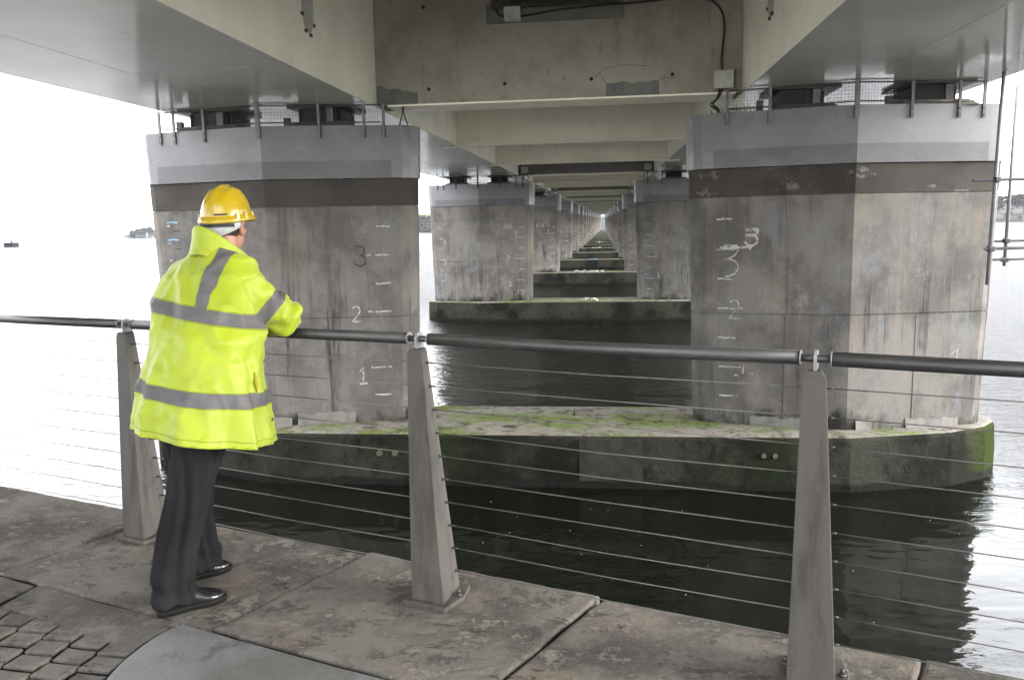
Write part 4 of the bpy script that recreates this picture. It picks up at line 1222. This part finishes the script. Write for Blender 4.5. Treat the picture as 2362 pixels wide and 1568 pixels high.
sh_r = shoe(1, Vector((-1.838,2.938,.0)), Vector((-1.632,3.118,.0)))
hl = uvz(-.115,.125,0); sh_l = shoe(-1, hl, uvz(.165,.205,0))
# ---- hair
mb = MB(); RM = Matrix(((HR.x,HF.x,0),(HR.y,HF.y,0),(0,0,1)))
mb.ball(hp(-.016,0,.010), .081, .097, .105, 32, 24, RM)
hm = remesh(mb, .006, 1, lambda p, n_: .0025*noise.noise(p*70))
def hair_keep(c, n_):
    q = c-HC; f, r, z = q.dot(HF), q.dot(HR), q.z
    if z > .018: return False
    if abs(r) > .05 and f > -.012 and z < -.004: return f < .012 and z > -.03     # sideburn before the ear
    lim = -.094 if f < -.035 else -.045-1.2*max(0, -f)
    return f < .055 and z > lim
bm = cutbm(hm, [], hair_keep); pobj('hair', bm_mesh(bm, 'hair'), M['hair'], person)
for s_ in (-1, 1):
    mb = MB(); mb.ball(hp(.068,s_*.030,-.004), .0115, nu=12, nv=8); e_ = obj('eye', mb, simple('eye_white', (.25,.24,.23), .2), person); mb = MB(); mb.ball(hp(.0785,s_*.031,-.004), .0048, nu=10, nv=6); obj('iris', mb, M['hair'], e_)
# ---- hard hat
hat_c = uvz(.250,.172,0)
HT = .10   # the shell tips back slightly
def hpt(f, r, z): return hat_c + HF*f + HR*r + Zv*(1.618 + z + f*.07)
mb = MB(); nu, nv = 56, 14; rs = []
for j in range(nv+1):
    t = j/nv; ph = t*pi/2*.985; row = []
    for i in range(nu):
        a_ = 2*pi*i/nu; f = .121*cos(ph)**.86*cos(a_); r = .101*cos(ph)**.86*sin(a_); z = .138*sin(ph)**.9
        # three ribs running front to back over the crown
        rib = max(0, math.exp(-(r/.02)**2)) + .6*math.exp(-((abs(r)-.046)/.011)**2)
        z += .013*rib*min(1, sin(ph)*1.25)*(1 if sin(ph) > .25 else sin(ph)*4)
        row.append(hpt(f, r, z))
    rs.append(row)
mb.rings(rs, cap=True)
hat = obj('hard_hat', mb, M['hat'], person)
mb = MB(); rs = []
def rim(grow, z, peak):
    row = []
    for i in range(nu):
        a_ = 2*pi*i/nu; ca, sa = cos(a_), sin(a_); pk = max(0, ca)**2.5
        row.append(hpt((.121+grow)*ca + peak*pk, (.101+grow)*sa, z - .018*pk*peak/.05 - .006*max(0, -ca)))
    return row
rs = [rim(.0, .022, 0), rim(.005, .016, .004), rim(.010, .006, .036), rim(.012, -.004, .044), rim(.009, -.008, .040), rim(.001, -.004, .01), rim(-.006, .008, 0)]
mb.rings(rs, cap=False); obj('brim', mb, M['hat'], hat)
for a_ in (58, 118, -58, -118, 95):
    c = hpt(.126*cos(R(a_)), .106*sin(R(a_)), .014); d_ = (HF*cos(R(a_))/1+HR*sin(R(a_))); t_ = HR*cos(R(a_))-HF*sin(R(a_))
    mb = MB(); mb.hexa([c+t_*x+d_*y-Zv*.014 for x, y in ((-.010,-.008),(.010,-.008),(.010,.007),(-.010,.007))], [c+t_*x+d_*y+Zv*.016 for x, y in ((-.008,-.008),(.008,-.008),(.008,.003),(-.008,.003))])
    obj('lug', mb, M['hat'], hat, bevel=.003)
mb = MB(); mb.rings([[hpt(.1225*cos(R(a_)), .1025*sin(R(a_)), z) for a_ in range(140, 171, 5)] for z in (.022,.029)], close=False, cap=False); obj('slot', mb, M['dark'], hat)
# headband at the nape
def nape(z, rad, a0=118, a1=242, n=16, dz=0): return [hp(-.012+rad*1.10*cos(R(a0+(a1-a0)*k/n)), rad*sin(R(a0+(a1-a0)*k/n)), z+dz*abs(2*k/n-1)) for k in range(n+1)]
mb = MB(); mb.rings([nape(-.075,.0905,100,260,16,.055), nape(-.045,.096,100,260,16,.04), nape(-.02,.097,100,260,16,.03), nape(-.02,.093,100,260,16,.03), nape(-.075,.087,100,260,16,.055)], close=False, cap=False); hn = obj('helmet_harness', mb, M['harness'], hat)
mb = MB(); mb.rings([nape(-.018,.0985,120,240), nape(-.002,.1,120,240)], close=False, cap=False); obj('harness_strap', mb, M['dark'], hn)

# ------------------------------------------------------------------ scaffold tubes hung beside the right pier
M['tube'] = simple('scaffold_tube', (.16,.16,.165), .5, .4, 0, vs=9)
sc_ = thing('scaffold', 'grey scaffold tubes hanging beside the right hand pier', 'scaffold', (6.5, 13.3, .5))
def stube(pts, rad=.024, nm='scaffold_tube'): return obj(nm, MB().tube(pts, rad, 10), M['tube'], sc_)
T1 = (5.92, 13.1); T2 = (6.82, 14.6)
stube([(T1[0]+.0, T1[1], soff(13.1)-.001), (T1[0]-.06, T1[1], .55)], .029)
stube([(T2[0], T2[1], soff(14)-.0), (T2[0]-.03, T2[1], .75)], .027)
stube([(5.55, T1[1]-.055, 2.13), (9.5, T1[1]+.5, 2.16)], .024)
stube([(T1[0]-.15, T1[1]-.05, 1.1), (9.0, T1[1]+.6, 1.12)], .024)
stube([(6.4, T2[1]+.05, 1.17), (9.2, T2[1]+.05, 1.2)], .022)
stube([(6.35, T2[1]-.05, .86), (9.2, T2[1]-.05, .9)], .022)
for c in ((T1[0]-.02,T1[1]-.03,2.135), (T1[0]-.05,T1[1]-.03,1.1), (T2[0]-.02,T2[1],1.18), (T2[0]-.03,T2[1],.86)):
    mb = MB(); mb.box(c[0]-.045, c[0]+.045, c[1]-.06, c[1]+.06, c[2]-.04, c[2]+.04); obj('coupler', mb, M['darksteel'], sc_, bevel=.012)

# ------------------------------------------------------------------ litter on the footings, weeds on a cap
def litter(name, label, cat, y, x, mat, n, L, seed):
    r_ = random.Random(seed); mb = MB()
    for k in range(n):
        a_ = r_.uniform(0, pi); c = Vector((x+r_.gauss(0, L*.5), y+r_.uniform(-.25,.25), FZ+r_.uniform(.02,.10)))
        d_ = Vector((cos(a_), .4*sin(a_), r_.uniform(-.1,.25)))*r_.uniform(.15,.5)*L*.6
        mb.tube([c-d_, c+d_*.2+Zv*.02, c+d_], [.02,.03,.012], 5)
    o = obj(name, mb, mat); tag(o, label, cat); o['kind'] = 'stuff'; return o
M['drift'] = simple('bleached_driftwood', (.55,.52,.46), .8)
litter('driftwood', 'small heap of bleached sticks on the second footing', 'driftwood', ROW0+SP-.9, -.55, M['drift'], 9, .5, 2)
litter('driftwood', 'wide heap of bleached sticks on the third footing', 'driftwood', ROW0+SP*2-.9, -1.1, M['drift'], 16, 1.0, 3)
litter('driftwood', 'few pale sticks on the sixth footing', 'driftwood', ROW0+SP*5-.9, -1.0, M['drift'], 9, .8, 4)
litter('driftwood', 'pale sticks lying on the eighth footing far away', 'driftwood', ROW0+SP*7-.9, -.9, M['drift'], 9, 1.0, 5)
mb = MB(); r_ = random.Random(4); vs = []
for j in range(5):
    for i in range(9): vs.append((-1.55+i*.11, ROW0+SP*3-1.1+j*.13, FZ+.02+.16*abs(noise.noise(Vector((i*.6, j*.7, 2))))*(1 if 0 < i < 8 else .2)))
mb.add(vs, [(j*9+i, j*9+i+1, (j+1)*9+i+1, (j+1)*9+i) for j in range(4) for i in range(8)])
tag(obj('tarpaulin_scrap', mb, simple('blue_tarpaulin', (.10,.32,.62), .5)), 'crumpled blue tarpaulin scrap on the fourth footing', 'tarpaulin')
for (x, y, s_, lab, c) in ((-.72,14.02,.07,'small brown stone beside the steel stub on the mossy footing',(.07,.055,.035)), (.55,14.1,.16,'flat reddish stone lying on the mossy footing top',(.075,.055,.046)), (-1.62,13.5,.13,'flat brown stone near the front edge of the mossy footing',(.07,.05,.04))):
    mb = MB(); mb.ball((x, y, FZ+.015), s_*1.1, s_*.55, s_*.12, 12, 8); me = mb.mesh('stone')
    for v in me.vertices: v.co += Vector((1,1,0))*.06*noise.noise(v.co*9)
    tag(obj('loose_stone', me, simple('stone_'+str(int(s_*100)), c, .85, .2, vs=8, bump=.4)), lab, 'stone')
mb = MB(); r_ = random.Random(8)
for k in range(70):
    x = XP['right']-2.2+r_.uniform(-.05,.75); y = ROW0-.35+r_.uniform(-.1,.4); z = 3.36; L_ = r_.uniform(.07,.19)
    dx, dy = r_.uniform(-.07,.07), r_.uniform(-.05,.05)
    mb.add([(x-.004,y,z-.01),(x+.004,y,z-.01),(x+dx*.6+.002,y+dy*.6,z+L_*.7),(x+dx,y+dy,z+L_)], [(0,1,2,3)])
o = obj('grass_tuft', mb, simple('dry_grass', (.12,.11,.06), .8)); tag(o, 'thin dry grass growing on the cap of the nearest right pier', 'grass'); o['kind'] = 'stuff'
# foam flecks on the calm water by the quay
mb = MB(); r_ = random.Random(12)
for k in range(70):
    x = r_.uniform(-2.5, 5.5); y = r_.uniform(5.2, 12.4); s_ = r_.uniform(.003,.007)
    n_ = 6; pts = [(x+s_*r_.uniform(.6,1.3)*cos(2*pi*i/n_), y+s_*r_.uniform(.6,1.6)*sin(2*pi*i/n_), WZ+.003) for i in range(n_)]
    mb.add(pts+[(x, y, WZ+.008)], [(i, (i+1) % n_, n_) for i in range(n_)])
o = obj('foam_flecks', mb, simple('foam', (.75,.75,.72), .8)); o['kind'] = 'stuff'; tag(o, 'white foam flecks scattered on the dark water below the railing', 'foam')

# ------------------------------------------------------------------ far shores
def landmat(name, field, wood, z0):
    q = N(name, wood, .9, .1)
    q.over(field, q.math('MULTIPLY', q.ramp(q.sep(2), z0, z0+8), q.ramp(q.noise(.006, 4), .35, .5)))
    q.over((.009,.011,.01), q.math('MULTIPLY', q.ramp(q.noise(.02, 5), .55, .62), .8))
    return q.done()
def terrain(name, xs, heights, y0, depth, mat, seed):
    mb = MB(); n = len(xs); nd = 10; vs = []
    for j in range(nd+1):
        t = j/nd; prof = sin(min(1, t*1.25)*pi/2)
        for i in range(n):
            z = WZ-.5 + (heights[i]+3)*prof*(1+.12*noise.noise(Vector((xs[i]*.01, t*3, seed)))) if t > 0 else WZ-.5
            vs.append((xs[i]*(1+depth*t/y0), y0+depth*t+60*noise.noise(Vector((xs[i]*.004, seed, 0)))*(1-t), z))
    mb.add(vs, [(j*n+i, j*n+i+1, (j+1)*n+i+1, (j+1)*n+i) for j in range(nd) for i in range(n-1)], True)
    return obj(name, mb, mat, kind='structure'), vs, n
def lerp_tab(tab, x):
    for (a, ha), (b, hb) in zip(tab, tab[1:]):
        if a <= x <= b: return ha+(hb-ha)*(x-a)/(b-a)
    return tab[0][1] if x < tab[0][0] else tab[-1][1]
def pxX(px, Y):   # world X at depth Y for an image column on the horizon
    d_ = fw + rt*((px-1180.5)/1850) - up*((528-784)/1850); return d_.x/d_.y*Y
YL = 1400.; LS = YL/3000
tabL = [(pxX(272,YL),3),(pxX(285,YL),12),(pxX(300,YL),18),(pxX(322,YL),30),(pxX(345,YL),36),(pxX(500,YL),45),(pxX(800,YL),70),(pxX(985,YL),84),(pxX(1150,YL),70),(pxX(1500,YL),45),(pxX(2000,YL),30)]
xs = [tabL[0][0]+(tabL[-1][0]-tabL[0][0])*i/110 for i in range(111)]
hillL, vsL, nL = terrain('headland', xs, [max(0, lerp_tab(tabL, x))*LS for x in xs], YL, 420, landmat('headland_ground', (.05,.095,.015), (.010,.012,.013), 22), 3)
YR = 1000.
tabR = [(pxX(2100,YR),18),(pxX(2290,YR),34),(pxX(2330,YR),38),(pxX(2420,YR),36),(pxX(2900,YR),30),(pxX(3400,YR),12)]
xr = [tabR[0][0]+(tabR[-1][0]-tabR[0][0])*i/60 for i in range(61)]
hillR, vsR, nR = terrain('far_bank', xr, [lerp_tab(tabR, x)*.67 for x in xr], YR, 200, landmat('far_bank_ground', (.025,.026,.018), (.015,.014,.013), 60), 5)
def ground_z(vs, n, xs_, x, y0, depth, y):
    x = x*y0/y
    i = max(0, min(n-1, int((x-xs_[0])/(xs_[-1]-xs_[0])*(n-1)))); j = max(0, min(10, int((y-y0)/depth*10))); return vs[j*n+i][2]
def woods(name, label, xs_, vs, n, y0, depth, count, x0, x1, s0, s1, t0, t1, mat, seed):
    r_ = random.Random(seed); mb = MB()
    for k in range(count):
        x = r_.uniform(x0, x1); y = y0+depth*r_.uniform(t0, t1); x *= y/y0; z = ground_z(vs, n, xs_, x, y0, depth, y); s_ = r_.uniform(s0, s1)
        mb.tube([(x,y,z-2),(x,y,z+s_*.6)], s_*.06, 4)
        for q in range(15):
            c = (x+r_.gauss(0,s_*.3), y+r_.gauss(0,s_*.3), z+s_*r_.uniform(.45,1.1)); rr_ = s_*r_.uniform(.09,.2)
            mb.ball(c, rr_, rr_, rr_*.85, 6, 4)
    o = obj(name, mb, mat); o['kind'] = 'stuff'; tag(o, label, 'trees'); return o
M['wood'] = simple('winter_trees', (.014,.0125,.012), .9, .1, vs=.2); M['woodg'] = simple('dark_evergreen_trees', (.007,.009,.0085), .9, .1, vs=.2)
woods('far_wood', 'bare grey brown trees along the far right bank', xr, vsR, nR, YR, 200, 260, pxX(2285,YR), pxX(2480,YR), 4, 7.5, .35, 1.0, M['wood'], 3)
woods('far_wood', 'dark trees on the distant headland at the left', xs, vsL, nL, YL, 420, 260, pxX(300,YL), pxX(350,YL), 4, 7, .1, .7, M['woodg'], 4)
woods('far_wood', 'dark trees below the green field between the piers', xs, vsL, nL, YL, 420, 160, pxX(955,YL), pxX(1000,YL), 5, 9, .05, .4, M['woodg'], 6)
M['render'] = simple('pale_render', (.12,.115,.108), .8, .2, vs=.3); M['roof'] = simple('slate_roof', (.025,.023,.024), .8, .2, vs=.3); M['pane'] = simple('dark_pane', (.04,.045,.05), .15, .5)
def house(x, y, z, wd, dp, hg, lab, col, grp):
    t = thing('house', lab, 'house', (x, y, z), grp)
    mb = MB(); mb.box(-wd/2, wd/2, -dp/2, dp/2, -3, hg); obj('wall', mb, col, t, False)
    mb = MB(); rh = dp*.42
    mb.add([(-wd/2-.3,-dp/2-.3,hg+.01),(wd/2+.3,-dp/2-.3,hg+.01),(wd/2+.3,dp/2+.3,hg+.01),(-wd/2-.3,dp/2+.3,hg+.01),(-wd/2-.3,0,hg+rh),(wd/2+.3,0,hg+rh)], [(3,2,1,0),(0,1,5,4),(2,3,4,5),(1,2,5),(3,0,4)])
    rf = obj('roof', mb, M['roof'], t, False)
    mb = MB(); mb.box(wd*.3, wd*.3+1, -.5, .5, hg+rh*.5, hg+rh+1.2); obj('chimney', mb, col, rf, False)
    n_ = max(2, int(wd/3.5))
    for k in range(n_):
        for zz in ((1.0, 3.8) if hg > 4.5 else (1.0,)):
            if zz+1.4 > hg: continue
            mb = MB(); xx = -wd/2+wd*(k+.5)/n_; mb.box(xx-.5, xx+.5, -dp/2-.06, -dp/2+.02, zz, zz+1.3); obj('window', mb, M['pane'], t, False)
r_ = random.Random(21); k = 0
desc = ['pale house nearest the water on the far right bank', 'pale house halfway up the far right bank', 'pale house among trees on the far right bank']
for row_, t_ in ((0,.10),(1,.22),(2,.36)):
    x = pxX(2287,YR); hc = 0
    while x < pxX(2400,YR):
        wd = r_.uniform(7, 12); y = YR+200*t_+r_.uniform(-6,6); z = ground_z(vsR, nR, xr, x, YR, 200, y)
        hc += 1; house(x+wd/2, y, z+.2, wd, 6, r_.uniform(4.6,5.6), desc[row_] + ', ' + ('leftmost' if hc == 1 else ORD[hc-1] + ' from the left'), M['render'], 'houses along the far right bank'); x += wd+r_.uniform(2,7)
for i, (px, sz) in enumerate(((318,12),(325,18),(331,14),(345,16))):
    y = YL+40; x = pxX(px, y); z = ground_z(vsL, nL, xs, x, YL, 420, y)
    house(x, y, z+.3, sz*.7, 6, 4.6, ['small white house at the tip of the distant headland','long white house on the distant headland shore','white house just left of the distant lighthouse','white house right of the distant lighthouse'][i], M['render'], None)
y = YL+34; x = pxX(338, y); z = ground_z(vsL, nL, xs, x, YL, 420, y)
lt = thing('lighthouse', 'slim white lighthouse tower on the distant headland', 'lighthouse', (x, y, z))
mb = MB(); mb.tube([(0,0,-3),(0,0,11)], [2.1,1.6], 14); obj('tower', mb, M['render'], lt, False)
mb = MB(); mb.tube([(0,0,11),(0,0,11.3)], 2.1, 14); obj('gallery', mb, M['render'], lt, False)
mb = MB(); mb.tube([(0,0,11.3),(0,0,12.5),(0,0,13.5)], [1.1,1.1,.2], 12); obj('lantern', mb, M['pane'], lt, False)
# beacon raft out on the water
bxx = pxX(22, 395)
M['beacon'] = simple('dark_beacon_paint', (.012,.012,.014), .7, .1)
bc = thing('navigation_beacon', 'dark square beacon raft with thin mast far out on the left', 'beacon', (bxx, 395, WZ))
mb = MB(); mb.box(-2.7, 2.7, -2.4, 2.4, -.8, 2.5); obj('hull', mb, M['beacon'], bc, False, bevel=.08)
mb = MB(); mb.tube([(.3,0,2.5),(.1,0,9.5)], [.3,.16], 8); ms = obj('mast', mb, M['beacon'], bc, False)
mb = MB(); mb.ball((.1,0,9.8), .35); obj('lamp', mb, M['beacon'], ms, False)
for x_ in (-2.6, -1.2, 2.6):
    mb = MB(); mb.tube([(x_,-2.3,2.5),(x_,-2.3,3.7)], .06, 6); obj('stanchion', mb, M['beacon'], bc, False)

# ------------------------------------------------------------------ hazy air
hz = MB(); hz.box(-6500, 6500, -300, 9300, -7.5, 190)
hm_ = bpy.data.materials.new('haze_air'); hm_.use_nodes = True; t_ = hm_.node_tree
t_.nodes.remove(t_.nodes['Principled BSDF']); pvn = t_.nodes.new('ShaderNodeVolumePrincipled')
pvn.inputs['Color'].default_value = (.93,.95,1,1); pvn.inputs['Density'].default_value = 3e-5
t_.links.new(pvn.outputs[0], t_.nodes['Material Output'].inputs['Volume'])
HAZE = True
if HAZE: obj('haze', hz, hm_, kind='stuff')
